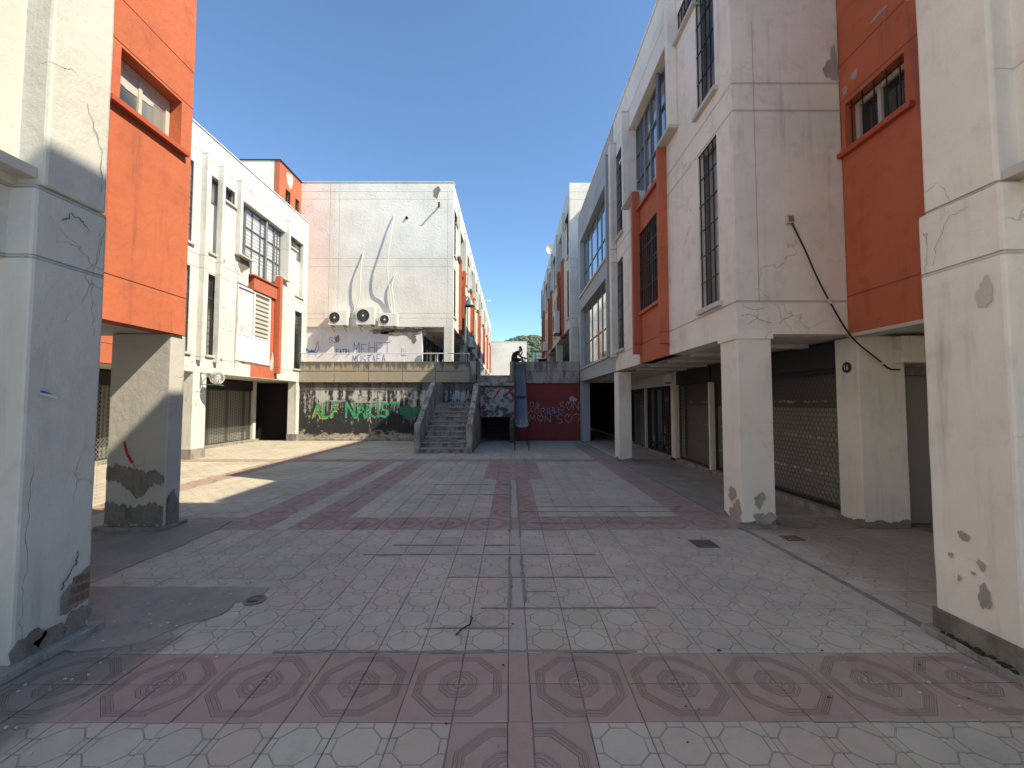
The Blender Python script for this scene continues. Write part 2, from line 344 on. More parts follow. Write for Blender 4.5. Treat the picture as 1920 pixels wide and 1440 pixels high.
def frame(pl, a0, a1, z0, z1, d, vs=(), hs=(), wd=.05, th=.06):
    mb = MB(); e = wd
    pl.box(mb, a0, a1, z0, z0 + e, d, d + th); pl.box(mb, a0, a1, z1 - e, z1, d, d + th)
    pl.box(mb, a0, a0 + e, z0 + e, z1 - e, d, d + th); pl.box(mb, a1 - e, a1, z0 + e, z1 - e, d, d + th)
    for v in vs: pl.box(mb, v - e * .4, v + e * .4, z0 + e, z1 - e, d + .003, d + th - .003)
    for h in hs: pl.box(mb, a0 + e, a1 - e, h - e * .4, h + e * .4, d + .006, d + th - .006)
    return mb
def grille(pl, a0, a1, z0, z1, d, pa=.13, pz=.45, r=.008):
    mb = MB(); n = max(1, round((a1 - a0) / pa)); k = max(1, round((z1 - z0) / pz))
    for i in range(n + 1): a = a0 + (a1 - a0) * i / n; pl.box(mb, a - r, a + r, z0, z1, d, d + 2 * r)
    for j in range(k + 1): z = z0 + (z1 - z0) * j / k; pl.box(mb, a0, a1, z - r, z + r, d + 2 * r + .001, d + 4 * r)
    return mb
def pane(pl, a0, a1, z0, z1, d): mb = MB(); pl.box(mb, a0, a1, z0, z1, d - .01, d); return mb
def patch(pl, a, z, ra, rz, seed, d=.003, n=30, jag=.35):
    rn = random.Random(seed); ph = [rn.uniform(0, 6.28) for _ in range(4)]; pts = []
    for i in range(n):
        t = 2 * math.pi * i / n; r = 1 + jag * (.5 * math.sin(2 * t + ph[0]) + .35 * math.sin(3 * t + ph[1]) + .25 * math.sin(7 * t + ph[2])) + rn.uniform(-.12, .12) * jag * 2
        pts.append(pl.P(a + ra * r * math.cos(t), z + rz * r * math.sin(t), .0005))
    v0 = Vector(pl.P(0, 0, 0)); v1 = Vector(pl.P(0, 0, d)); return MB().prism(pts, v1 - v0)
def crackline(pl, pts, wd=.006, d=.002, seed=1):
    rn = random.Random(seed); mb = MB(); Q = []
    for (a, z), (b, y) in zip(pts, pts[1:]):
        k = 5
        for i in range(k): t = i / k; Q.append((a + (b - a) * t + rn.uniform(-.012, .012), z + (y - z) * t + rn.uniform(-.012, .012)))
    Q.append(pts[-1])
    for (a, z), (b, y) in zip(Q, Q[1:]):
        L = math.hypot(b - a, y - z) or 1; na, nz = -(y - z) / L, (b - a) / L; w0 = wd * rn.uniform(.4, 1)
        mb.quad(pl.P(a - na * w0 / 2, z - nz * w0 / 2, d), pl.P(b - na * w0 / 2, y - nz * w0 / 2, d), pl.P(b + na * w0 / 2, y + nz * w0 / 2, d), pl.P(a + na * w0 / 2, z + nz * w0 / 2, d))
    return mb
M['crack'] = plain('crack_shadow_line', (.11, .095, .085), .9); M['undercoat'] = concrete('grey_undercoat', (.40, .36, .315), (.27, .24, .21), .6, 7)
def hexmesh(pl, a0, a1, z0, z1, d, p=.088, r=.004):
    mb = MB(); s = p / math.sqrt(3); j = 0; z = z0
    while z < z1:
        a = a0 + (p / 2 if j % 2 else 0)
        while a < a1:
            pts = [(a, z + s), (a + p / 2, z + s / 2), (a + p / 2, z - s / 2), (a, z - s)]
            for u, v in zip(pts, pts[1:]):
                if all(a0 <= q[0] <= a1 and z0 <= q[1] <= z1 for q in (u, v)): mb.bar(pl.P(*u, d), pl.P(*v, d), r, 4)
            a += p
        z += s * 1.5; j += 1
    return mb
def lattice(pl, a0, a1, z0, z1, d, p=.075, r=.005):
    mb = MB(); W, H_ = a1 - a0, z1 - z0; n = int((W + H_ * .8) / p) + 1
    for sg in (0, 1):
        for i in range(n):
            c = i * p
            u0 = max(0, c - H_ * .8); u1 = min(W, c)
            if u1 - u0 < .02: continue
            h0, h1 = (c - u0) / .8, (c - u1) / .8
            if sg: mb.bar(pl.P(a0 + u0, z0 + h0, d), pl.P(a0 + u1, z0 + h1, d), r, 3)
            else: mb.bar(pl.P(a0 + u0, z1 - h0, d + .004), pl.P(a0 + u1, z1 - h1, d + .004), r, 3)
    return mb

# ---------------------------------------------------------------- stroke lettering
F = {'A': [[(0, 0), (.5, 1), (1, 0)], [(.2, .4), (.8, .4)]], 'B': [[(0, 0), (0, 1), (.7, .95), (.8, .75), (.6, .52), (0, .5)], [(.6, .52), (.95, .3), (.7, .02), (0, 0)]],
     'E': [[(.9, 1), (0, 1), (0, 0), (.9, 0)], [(0, .5), (.7, .5)]], 'F': [[(.9, 1), (0, 1), (0, 0)], [(0, .52), (.7, .52)]], 'H': [[(0, 0), (0, 1)], [(1, 0), (1, 1)], [(0, .5), (1, .5)]],
     'I': [[(.5, 0), (.5, 1)]], 'K': [[(0, 0), (0, 1)], [(.9, 1), (0, .45), (.9, 0)]], 'L': [[(0, 1), (0, 0), (.8, 0)]], 'M': [[(0, 0), (.1, 1), (.5, .3), (.9, 1), (1, 0)]],
     'N': [[(0, 0), (0, 1), (1, 0), (1, 1)]], 'O': [[(.5, 0), (.05, .25), (.05, .75), (.5, 1), (.95, .75), (.95, .25), (.5, 0)]], 'R': [[(0, 0), (0, 1), (.7, .95), (.85, .72), (.6, .5), (0, .48)], [(.4, .48), (.95, 0)]],
     'S': [[(.9, .9), (.5, 1), (.1, .8), (.25, .55), (.75, .45), (.9, .2), (.5, 0), (.05, .1)]], 'T': [[(0, 1), (1, 1)], [(.5, 1), (.5, 0)]], 'U': [[(0, 1), (.05, .2), (.5, 0), (.95, .2), (1, 1)]],
     'G': [[(.95, .85), (.5, 1), (.05, .7), (.05, .3), (.5, 0), (.95, .2), (.95, .45), (.6, .45)]], '^': [[(.25, 1.3), (.5, 1.18), (.75, 1.3)]], '0': [[(.5, 0), (.05, .3), (.1, .8), (.5, 1), (.9, .7), (.85, .2), (.5, 0)]],
     '4': [[(.5, 1), (.1, .4), (.9, .4)], [(.65, .7), (.6, 0)]], '?': [[(0, .8), (.4, 1), (.9, .85), (.95, .5), (.6, .25)], [(.55, .02), (.6, 0)]], '*': [[(.5, 0), (0, .55), (.1, .95), (.35, .98), (.5, .7), (.7, 1), (.95, .85), (1, .5), (.5, 0)]],
     '1': [[(.3, .8), (.55, 1), (.55, 0)]], '6': [[(.8, .95), (.3, .7), (.1, .3), (.4, 0), (.85, .2), (.8, .45), (.2, .4)]], '/': [[(0, 0), (1, 1)]], '\\': [[(0, 1), (1, 0)]], 'V': [[(0, 1), (.5, 0), (1, 1)]], 'X': [[(0, 0), (1, 1)], [(0, 1), (1, 0)]], '.': [[(.4, .05), (.5, 0)]], 'C': [[(.95, .85), (.5, 1), (.05, .7), (.05, .3), (.5, 0), (.95, .15)]]}
def strokes(pl, lst, wd, d=.003, seed=0, flip=1):
    mb = MB(); rn = random.Random(seed)
    for i, s in enumerate(lst):
        s = [Vector((a + rn.uniform(-1, 1) * wd * .25, z + rn.uniform(-1, 1) * wd * .25)) for a, z in s]
        for (a, b) in zip(s, s[1:]):
            t = (b - a); L = t.length
            if L < 1e-5: continue
            t /= L; nn = Vector((-t.y, t.x)) * wd / 2; a2, b2 = a - t * wd * .35, b + t * wd * .35; i += 1
            dd = d + .0004 * (i % 7)
            mb.quad(pl.P(*(a2 - nn), dd), pl.P(*(b2 - nn), dd), pl.P(*(b2 + nn), dd), pl.P(*(a2 + nn), dd))
    return mb
def word(txt, a, z, h, lw, gap=.35, rise=0., jit=.05, seed=1, dirn=1):
    rn = random.Random(seed); out = []; x = a
    for ch in txt:
        if ch == ' ': x += dirn * lw * .7; continue
        if ch == '^':   # breve over the last letter
            for s in F['^']: out.append([(x - dirn * lw * (1 + gap) + dirn * p[0] * lw, z + p[1] * h) for p in s]); 
            continue
        hh = h * rn.uniform(1 - jit, 1 + jit); zz = z + rise * (x - a) + rn.uniform(-jit, jit) * h * .5
        wl = lw * (.25 if ch == 'I' else 1)
        for s in F[ch]: out.append([(x + dirn * p[0] * wl, zz + p[1] * hh) for p in s])
        x += dirn * (wl + lw * gap)
    return out

# ================================================================= GROUND
gm = MB(); gm.quad((-400, -400, -.03), (400, -400, -.03), (400, 900, -.03), (-400, 900, -.03))
tag(gm.build('ground', 'deck'), kind='structure')
bp = MB(); bp.quad((-30, -60, -.01), (30, -60, -.01), (30, .6, -.01), (-30, .6, -.01)); tag(bp.build('rear_bounce_pavement', 'rearpave'), kind='structure')  # unseen pale paving added behind the camera to bounce sunlight forward
PX0L, PX0R, PY0, T = -.015, .115, 2.26, .3
pav = MB(); pav.quad((-13, .6, -.009), (7, .6, -.009), (7, 18.7, -.009), (-13, 18.7, -.009))
pav = pav.build('pavement', 'mortar'); tag(pav, kind='structure')
pm, yw_ = math.atan(35 / 767), math.atan(2 / 767)
def px(x, y, z):
    z -= 1.7; xx = x * math.cos(yw_) - y * math.sin(yw_); yy = x * math.sin(yw_) + y * math.cos(yw_)
    c = yy * math.cos(pm) + z * math.sin(pm); b = -yy * math.sin(pm) + z * math.cos(pm)
    return (960 + 767 * xx / c, 720 - 767 * b / c) if c > .2 else (-9999, -9999)
def is_red(i, j, side):
    """side -1/1, i index outwards from the centre band, j row. Returns None or (u,v) halves of the double-tile motif."""
    pj = lambda s: .15 if (j - s) % 2 == 0 else -.15      # v of motif centre relative to tile centre
    def pi(s): inner = (i - s) % 2 == 0; return (side * .15) if inner else (-side * .15)
    if j in (0, 1): return pi(0), pj(0)
    if j in (11, 12) and not (side < 0 and i == 10) and i < 17: return pi(0), pj(11)
    if j in (32, 33): return pi(0), pj(32)
    if (j < 0 or 13 <= j < 23) and i == 0: return -side * .15, pj(0 if j < 0 else 13)
    if 23 <= j < 34 and i in (0, 1): return pi(0), pj(23)
    if side < 0:
        if 11 <= j < 34 and i in (8, 9): return pi(8), pj(11)
        if 11 <= j < 34 and i in (11, 12): return pi(11), pj(11)
        if j >= 9 and i in (21, 22): return pi(21), pj(9)
    elif 11 <= j < 48 and i in (8, 9): return pi(8), pj(11)
    return None
tiles = []
rn = random.Random(3)
for side in (-1, 1):
    for i in range(0, 44 if side < 0 else 18):
        x = (PX0L - T * (i + .5)) if side < 0 else (PX0R + T * (i + .5))
        for j in range(-5, 55):
            y = PY0 + T * (j + .5)
            if y > 18.6: continue
            r = is_red(i, j, side); tiles.append([x, y, T, T, 'tilered' if r else 'tile', (-r[0], -r[1]) if r else (0, 0)])
for j in range(-5, 55):
    y = PY0 + T * (j + .5)
    if y < 18.6: tiles.append([(PX0L + PX0R) / 2, y, PX0R - PX0L, T, 'bandred' if (j < 2 or j in (11, 12) or 23 <= j < 34) else 'band', (0, 0)])
def tile_geo(t, mb, uvs, tn, mats):
    x, y, wx, wy, mt, uv = t; g = .0028; b = .004; hx, hy = wx / 2 - g, wy / 2 - g; dz = rn.uniform(-.0016, .0014); tx, ty = rn.uniform(-.003, .003), rn.uniform(-.003, .003)
    i = len(mb.v)
    for (h1, h2, z) in ((hx, hy, -.012), (hx, hy, -b), (hx - b, hy - b, 0)):
        for sx, sy in ((-1, -1), (1, -1), (1, 1), (-1, 1)):
            mb.v.append((x + sx * h1, y + sy * h2, z + dz + tx * sx + ty * sy)); uvs.append((uv[0] + sx * h1, uv[1] + sy * h2))
    tint = rn.random(); tint = tint if abs(x - .05) < 2.0 or rn.random() < .3 else tint * .45
    k0 = len(mb.f)
    for a in (0, 4):
        for k in range(4): mb.f.append((i + a + k, i + a + (k + 1) % 4, i + a + 4 + (k + 1) % 4, i + a + 4 + k))
    mb.f.append((i + 8, i + 9, i + 10, i + 11)); tn += [tint] * 9; mats += [mt] * 9
def tile_obj(ts, name, parent):
    mb = MB(); uvs, tn, mats = [], [], []
    for t in ts: tile_geo(t, mb, uvs, tn, mats)
    me = bpy.data.meshes.new(name); me.from_pydata(mb.v, [], mb.f)
    ul = me.uv_layers.new(name='UVMap'); ix = [0] * len(me.loops); me.loops.foreach_get('vertex_index', ix)
    ul.data.foreach_set('uv', [c for q in ix for c in uvs[q]])
    at = me.attributes.new('tint', 'FLOAT', 'FACE'); at.data.foreach_set('value', tn)
    names = sorted(set(mats))
    for q in names: me.materials.append(M[q])
    me.polygons.foreach_set('material_index', [names.index(q) for q in mats]); me.update()
    return mk(name, me, parent)
PATCHED = lambda x, y: (x < -3.1 and y < 5.3 and x > -5) and y > 2.95
near, far_ = [], []
for t in tiles:
    u, v = px(t[0], t[1], 0)
    vis = -60 < u < 1980 and 0 < v < 1475 and not (abs(t[0]) > 3.2 and t[1] < 3.1) and not PATCHED(t[0], t[1]) and not (t[0] < -2.3 and 3.0 < t[1] < 3.8)
    near.append((t[1] if vis else 999, t))
near.sort(key=lambda q: q[0])
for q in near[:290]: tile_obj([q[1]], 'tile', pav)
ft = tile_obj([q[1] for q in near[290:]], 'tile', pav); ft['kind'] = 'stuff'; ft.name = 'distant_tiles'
def sheet(name, pts, mat, z=.0078, parent=None, seed=1, jit=.018, th=.0):
    rn = random.Random(seed); Q = []
    for (a, b), (c, d) in zip(pts, pts[1:] + pts[:1]):
        n = max(1, int(math.hypot(c - a, d - b) / .09))
        for i in range(n): t = i / n; Q.append((a + (c - a) * t + rn.uniform(-jit, jit), b + (d - b) * t + rn.uniform(-jit, jit), z))
    mb = MB(); mb.prism(Q, (0, 0, -.006)); return mb.build(name, mat, parent)
sheet('cement_patch', [(-4.6, 3.12), (-4.6, 3.9), (-3.95, 3.86), (-2.5, 3.86), (-2.23, 3.84), (-2.12, 3.6), (-2.36, 3.55), (-2.3, 3.38), (-2.5, 3.2), (-2.6, 3.0), (-2.85, 2.9), (-3.05, 2.9)], 'floorcement', parent=pav, seed=4)
sheet('cement_patch', [(-5.6, 3.95), (-3.95, 3.9), (-3.92, 5.5), (-4.0, 5.95), (-5.6, 5.9)], 'floorcement', z=.0088, parent=pav, seed=5)
sheet('cement_patch', [(3.16, 6.3), (3.16, 12), (4.6, 12), (4.6, 6.3)], 'floorcement', z=.0062, parent=pav, seed=8)
def smear(y, x0, x1, wd, seed, along='x', z=.007):
    rn = random.Random(seed); n = max(3, int(abs(x1 - x0) / .06)); up, dn = [], []
    for i in range(n + 1):
        t = x0 + (x1 - x0) * i / n; e = 1. if 0 < i < n else .3; wv = .25 * wd * math.sin(t * 5 + seed); up.append((t, y + wv + wd * e * rn.uniform(.35, 1.1))); dn.append((t, y + wv - wd * e * rn.uniform(.25, .8)))
    mb = MB(); Q = up + dn[::-1]; Q = [(a, b, z) if along == 'x' else (b, a, z) for a, b in Q]; mb.prism(Q, (0, 0, -.008)); return mb.build('sealant_strip', 'sealant', pav)
Y = lambda k: PY0 + T * k
for a in ((Y(2) + .012, -1.62, .86, .016, 1), (Y(3), -.66, 0, .01, 2), (Y(4), -.25, 1.2, .015, 3), (Y(5), .1, .4, .008, 4), (Y(6), -.62, 1.0, .011, 5), (Y(8), -1.65, .95, .012, 6), (Y(9), -1.4, .05, .012, 7),
          (Y(11) - .01, .1, .9, .01, 8), (Y(14), .2, 3.0, .012, 10), (Y(15), .2, 2.8, .012, 11), (Y(12), .1, 2.3, .016, 12), (Y(18), -1.6, 0, .012, 13), (Y(21), -1.6, 0, .012, 14), (Y(13), .3, 2.6, .012, 9)): smear(*a)
for x0, y0, y1, s in ((PX0L, Y(4), Y(8), 20), (PX0R, Y(4) + .1, Y(8), 21), (PX0L, Y(11) - .1, Y(23), 22), (PX0R, Y(10), Y(23), 23)): smear(x0, y0, y1, .022, s, 'y', z=.0078)
# expansion joint of the right arcade
mb = MB(); mb.box(3.105, 3.165, 3.12, 18.6, -.01, .008); o = mb.build('joint_strip', 'sealant', pav)

# ================================================================= FACADE MODULE (templates shared by all blocks)
ML = PL('X', 0, -1)   # local: wall face x=0, looks to -x, runs along +y, floor at z=0
WID = 6.55
def T_(name, mb, mat, kids=(), bevel=0): return (name, mb.mesh(name, mat), kids, bevel)
def slit(z0, z1, a0, a1, short=None):
    pl = ML; top = z1; fr = frame(pl, a0, a1, z0, z1, -.16, (), (z0 + (z1 - z0) * .72,), .04, .05)
    k = [T_('pane', pane(pl, a0 + .04, a1 - .04, z0 + .04, z1 - .04, -.145), 'glassgrey'), T_('grille', grille(pl, a0 + .02, a1 - .02, z0 + .02, z1 - .02, -.03), 'iron'),
         T_('sill', pl.box(MB(), a0 - .08, a1 + .05, z0 - .06, z0 + .01, -.1, .07), 'sill')]
    return T_('window', fr, 'alu', k)
def module_parts(style):
    P = []; pl = ML; up = .0
    holes = [(.44, 1.05, 6.5, 9.0), (1.05, 1.77, 8.5, 9.0), (1.96, 4.95, 6.95, 8.95), (2.41, 4.29, 2.64, 6.95), (5.15, 5.65, 8.5, 9.0), (5.65, 6.26, 6.5, 9.0), (.44, 1.05, 3.2, 5.8), (5.65, 6.26, 3.2, 5.8)]
    if style == 'pvc': holes[3] = (2.41, 4.9, 3.15, 6.95)
    P.append(T_('wall', wall(pl, 0, WID, 2.64, 10.2, holes), 'warm' if style == 'warm' else 'white'))
    if style != 'pvc': P.append(slit(6.5, 9.0, .44, 1.05)); P.append(slit(6.5, 9.0, 5.65, 6.26))
    else:
        for a0, a1 in ((.44, 1.05), (5.65, 6.26)):
            P.append(T_('window', frame(pl, a0, a1, 8.2, 9.0, -.18, (), (), .05, .05), 'alu', [T_('pane', pane(pl, a0 + .04, a1 - .04, 8.24, 8.96, -.165), 'glassgrey')]))
            P.append(T_('recess_panel', pl.box(MB(), a0 + .005, a1 - .005, 6.5, 8.2, -.29, -.16), 'white')); P.append(T_('sill', pl.box(MB(), a0 - .06, a1 + .05, 6.43, 6.5, -.15, .06), 'sill')); 
    P.append(slit(3.2, 5.8, .44, 1.05)); P.append(slit(3.2, 5.8, 5.65, 6.26))
    for a0, a1 in ((1.06, 1.77), (5.15, 5.64)):
        P.append(T_('window', frame(pl, a0, a1, 8.5, 9.0, -.16, (), (), .04, .05), 'alu', [T_('pane', pane(pl, a0 + .04, a1 - .04, 8.54, 8.96, -.145), 'glassgrey'), T_('grille', grille(pl, a0 + .02, a1 - .02, 8.52, 8.98, -.03), 'iron'),
                 T_('sill', pl.box(MB(), a0 - .06, a1 + .06, 8.44, 8.51, -.1, .07), 'sill')]))
    for a in (1.84, 4.95): P.append(T_('fin', pl.box(MB(), a, a + .12, 6.90, 9.52, 0, .17), 'warm' if style == 'warm' else 'white', (), .008))
    for a0, a1 in ((1.80, 2.40), (4.32, 5.10)): P.append(T_('ledge', pl.box(MB(), a0, a1, 6.84, 6.90, 0, .19), 'sill', (), .005))
    bt = 6.46
    bl = {'warm': 'glassblue', 'white': 'glassgrey', 'pvc': 'blind'}[style]
    fr = MB()
    for (a0, a1, z0) in ((1.98, 2.42, 6.97), (2.43, 4.28, bt), (4.29, 4.94, 6.97)):
        f = frame(pl, a0, a1, z0, 8.94, -.25, [a0 + (a1 - a0) * q for q in ((.27, .5, .77) if a1 - a0 > 1 else (.5,))], (7.5, 8.2), .05, .06); fr.v, fr.f = fr.v + f.v, fr.f + [tuple(i + len(fr.v) for i in q) for q in f.f]
    k = [T_('pane', pane(pl, 2.0, 4.92, 7.0, 8.92, -.235), bl), T_('pane', pane(pl, 2.46, 4.26, bt + .03, 6.99, -.235), 'frost'), T_('mullion', MB().bar(pl.P(3.1, bt, -.12), pl.P(3.1, 8.95, -.12), .05, 8), 'alu')]
    P.append(T_('window', fr, 'alu', k))
    if style != 'pvc':
        P.append(T_('orange_panel', wall(PL('X', .012, -1), 2.41, 4.29, 2.645, 6.42, [(2.53, 4.19, 3.85, 5.8)], .25), 'orange2'))
        for a in (2.41, 4.17): P.append(T_('orange_fin', pl.box(MB(), a, a + .12, 2.87, 6.87, -.012, .17), 'orange2', (), .006))
        P.append(T_('orange_sill', pl.box(MB(), 2.53, 4.17, 6.37, 6.45, -.2, .07), 'orangesill'))
        P.append(T_('window', frame(pl, 2.54, 4.18, 3.86, 5.79, -.2, (2.95, 3.36, 3.77), (5.1,), .05, .05), 'alu', [T_('pane', pane(pl, 2.58, 4.14, 3.9, 5.75, -.185), 'glass'),
                 T_('grille', grille(pl, 2.54, 4.16, 3.87, 5.78, -.02, .125, .48, .009), 'iron'), T_('sill', pl.box(MB(), 2.53, 4.17, 3.79, 3.86, -.15, .06), 'orangesill')]))
    else:
        a0, a1 = 2.87, 4.88   # measured from the far corner: white plastic window cut through half of the orange bay
        P.append(T_('infill', pl.box(MB(), 4.30, 4.88, 5.95, 6.95, -.3, -.004), 'white'))
        P.append(T_('orange_beam', pl.box(MB(), 2.41, 4.05, 5.90, 6.40, -.28, .06), 'orange2', (), .005)); P.append(T_('ledge', pl.box(MB(), 2.45, 4.15, 6.40, 6.45, -.2, .12), 'orangesill'))
        P.append(T_('orange_beam', pl.box(MB(), 2.41, 4.05, 2.66, 3.14, -.29, .006), 'orange2')); P.append(T_('orange_fin', pl.box(MB(), 2.41, 2.58, 2.87, 6.87, -.02, .2), 'orange2', (), .006))
        P.append(T_('orange_panel', pl.box(MB(), 2.58, 2.86, 3.15, 5.90, -.25, -.03), 'orange2'))
        P.append(T_('broken_edge', patch(ML, 4.9, 4.55, .06, 1.25, 5, .01, 60, .5), 'undercoat')); P.append(T_('broken_edge', patch(ML, 3.9, 3.15, 1.0, .035, 6, .012, 60, .5), 'brick'))
        P.append(T_('bare_patch', patch(ML, 2.72, 3.3, .12, .35, 9, .01), 'sill')); P.append(T_('bare_patch', patch(ML, 4.55, 6.75, .3, .35, 12, .006), 'cement'))
        P.append(T_('window', frame(pl, a0, a1, 3.17, 5.88, -.08, (3.87,), (4.15,), .07, .08), 'pvc', [T_('pane', pane(pl, 3.92, a1 - .05, 4.2, 5.82, -.05), 'frost'), T_('pane', pane(pl, a0 + .05, 3.84, 4.2, 5.82, -.05), 'blind2'),
                 T_('lower_panel', pane(pl, a0 + .08, 3.83, 3.25, 4.11, -.02), 'pvc'), T_('lower_panel', pane(pl, 3.91, a1 - .08, 3.25, 4.11, -.02), 'pvc')]))
    return P
TEMPL = {k: module_parts(k) for k in ('warm', 'white', 'pvc')}
def place(parts, parent, loc, rotz):
    for name, me, kids, bev in parts:
        o = mk(name, me, parent, bev); o.location = loc; o.rotation_euler = (0, 0, rotz)
        for kn, kme, kk, kb in kids: mk(kn, kme, o, kb)

def blk(name, mat, parent, x0, x1, y0, y1, z0, z1, bevel=0, rough=0): return MB().box(x0, x1, y0, y1, z0, z1).build(name, mat, parent, bevel, rough=rough)
def shop_line(parent, pl, y0, y1, zt=2.2, base=0): pass

# ================================================================= RIGHT LOWER BUILDING
B = thing('building', 'long cream and orange block on columns along the right side of the plaza', 'building', (3.13, 5.62, 0))
B.location = (0, 0, 0)
place(TEMPL['warm'], B, (3.13, 5.612, 0), 0)
blk('body', 'soffit', B, 3.44, 14, 5.9, 18.68, 2.72, 10.15)
blk('ceiling', 'soffit', B, 3.2, 14, 5.7, 18.68, 2.645, 2.715)
for k in range(11): blk('ceiling_beam', 'soffit', B, 3.5, 4.84, 6.6 + k * 1.15, 6.78 + k * 1.15, 2.585, 2.645)
PR = PL('Y', 5.60, -1)
wall(PR, 3.135, 4.66, 2.645, 10.2, [], .28).build('end_wall', 'warm', B, rough=.010)
mb = MB(); mb.box(3.436, 3.444, 5.5985, 5.602, 3.1, 10.2); mb.build('joint', 'undercoat', B)
# orange recess (right)
OR = PL('X', 4.66, -1)
wall(OR, 3.1, 5.59, 2.645, 10.2, [(4.66, 5.52, 5.18, 5.86)], .25).build('orange_wall', 'orange', B, rough=.010)
blk('edge_trim', 'sill', B, 4.655, 4.95, 3.1, 5.60, 2.60, 2.645)
f_ = frame(OR, 4.67, 5.51, 5.19, 5.85, -.2, (5.15,), (), .06, .06).build('window', 'sill', B)
pane(OR, 4.7, 5.48, 5.22, 5.82, -.18).build('pane', 'glass', f_)
g_ = MB()
for i in range(5): OR.box(g_, 4.74 + i * .175, 4.752 + i * .175, 5.18, 5.86, -.04, -.028)
OR.box(g_, 4.67, 5.5, 5.79, 5.802, -.055, -.043); g_.build('grille', 'iron', f_)
OR.box(MB(), 4.55, 5.62, 5.12, 5.19, -.15, .07).build('sill', 'orangesill', f_, .004)
blk('body', 'soffit', B, 4.93, 14, 3.1, 5.85, 2.72, 10.15); blk('ceiling', 'soffit', B, 4.7, 14, 3.1, 5.68, 2.648, 2.715)
for a, z, ra, rz, s in ((4.55, 6.45, .06, .05, 1), (4.95, 6.62, .10, .03, 3), (5.35, 6.15, .05, .07, 4), (5.5, 6.05, .05, .05, 6)): patch(OR, a, z, ra, rz, s, .004).build('paint_loss', 'undercoat', B)
patch(PR, 4.55, 6.42, .10, .15, 11, .004, 50).build('paint_loss', 'undercoat', B); patch(PR, 4.60, 6.55, .05, .24, 12, .005).build('paint_loss', 'undercoat', B)
# near right block
BR = thing('building', 'cream corner block with peeling paint at the right edge of the view', 'building')
NRT = PL('X', 3.16, -1)
blk('column', 'colnear', BR, 3.13, 3.72, 2.55, 3.08, 0, 3.12, .02, .012)
blk('pilaster', 'colnear', BR, 3.15, 3.6, 2.58, 3.05, 3.12, 10.2, .02, .012)
blk('plinth', 'cement', BR, 3.115, 3.75, 2.5, 3.095, 0, .2, .01, .006)
blk('kerb', 'kerb', BR, 3.06, 3.8, 2.3, 3.13, 0, .055, .008, .01)
wall(PL('X', 3.3, -1), -1.2, 2.6, 2.645, 10.2, [(1.9, 2.5, 3.2, 5.8), (1.9, 2.5, 6.5, 9)], .25).build('wall', 'warm', BR)
blk('sill', 'sill', BR, 3.18, 3.4, 1.8, 2.579, 3.14, 3.2); blk('pane', 'glassgrey', BR, 3.5, 3.52, 1.9, 2.5, 3.2, 9)
blk('body', 'soffit', BR, 3.56, 14, -1.2, 3.04, 2.72, 10.15); blk('ceiling', 'soffit', BR, 3.32, 14, -1.2, 3.04, 2.65, 2.715)
blk('shop_wall', 'warm', BR, 5.8, 14, -1.2, 3.04, 0, 2.65)
blk('upper_wall', 'warm', BR, 3.6, 4.92, 2.8, 3.06, 3.12, 10.19)
blk('column', 'col', BR, 3.2, 3.7, -1.15, -.65, 0, 2.65, .01)
NC = PL('X', 3.124, -1)
for a, z, ra, rz, s in ((2.86, .78, .03, .035, 1), (2.76, .62, .022, .03, 2), (2.75, .42, .03, .09, 3), (2.95, .62, .012, .02, 4), (2.9, .48, .01, .02, 5), (2.81, .55, .012, .012, 7)): patch(NC, a, z, ra, rz, s, .003).build('paint_loss', 'undercoat', BR)
patch(NC, 2.66, 2.42, .045, .10, 9, .004).build('paint_loss', 'sill', BR)
crackline(NC, [(3.04, 2.98), (3.0, 2.95), (3.01, 2.8), (3.03, 2.68)], .004, .006, 3).build('crack', 'crack', BR)
crackline(NC, [(2.98, 2.72), (2.92, 2.9), (2.85, 3.02), (2.72, 3.04)], .003, .006, 4).build('crack', 'crack', BR)
# right columns, shops
cb = [('column', 3.13, 3.60, 5.62, 6.08), ('column', 3.13, 3.50, 11.88, 12.38)]
for n_, x0, x1, y0, y1 in cb: blk(n_, 'col', B, x0, x1, y0, y1, 0, 2.60, .012, .006); blk('base_slab', 'kerb', B, x0 - .05, x1 + .05, y0 - .05, y1 + .05, -.01, .05, .006)
blk('column_cap', 'warm', B, 3.10, 3.62, 5.595, 6.1, 2.58, 2.655, .006)
for pl_, a, z, ra, rz, s in ((PL('Y', 5.615, -1), 3.38, .38, .07, .09, 2), (PL('Y', 5.615, -1), 3.45, .13, .12, .1, 8), (PL('X', 3.123, -1), 5.83, .42, .1, .08, 5), (PL('X', 3.123, -1), 5.75, .17, .14, .16, 9)): patch(pl_, a, z, ra, rz, s, .003, 48, .45).build('paint_loss', 'undercoat', B)
CP = PL('Y', 5.598, -1)
for i, q in enumerate(([(3.2, 3.05), (3.35, 2.98), (3.5, 3.0)], [(3.18, 2.9), (3.3, 2.93), (3.45, 2.84), (3.6, 2.8)], [(3.25, 2.78), (3.4, 2.86), (3.42, 2.98)], [(3.7, 3.03), (3.75, 2.85), (3.9, 2.9)])): crackline(CP, q, .006, .004, i).build('crack', 'crack', B)
blk('grey_column', 'grey', B, 3.14, 3.5, 18.1, 18.55, 0, 2.62, .008)
SP = PL('X', 4.85, -1)
blk('shop_wall', 'dark', B, 5.4, 5.6, 6.1, 18.5, 0, 2.6)
blk('shop_step', 'kerb', B, 4.80, 5.4, 5.9, 16.4, -.01, .09, .01)
blk('pillar', 'col', B, 4.78, 5.42, 5.60, 6.0, 0, 2.62, .012, .006)
blk('pillar', 'col', B, 4.80, 5.1, 12.0, 12.3, 0, 2.62, .01)
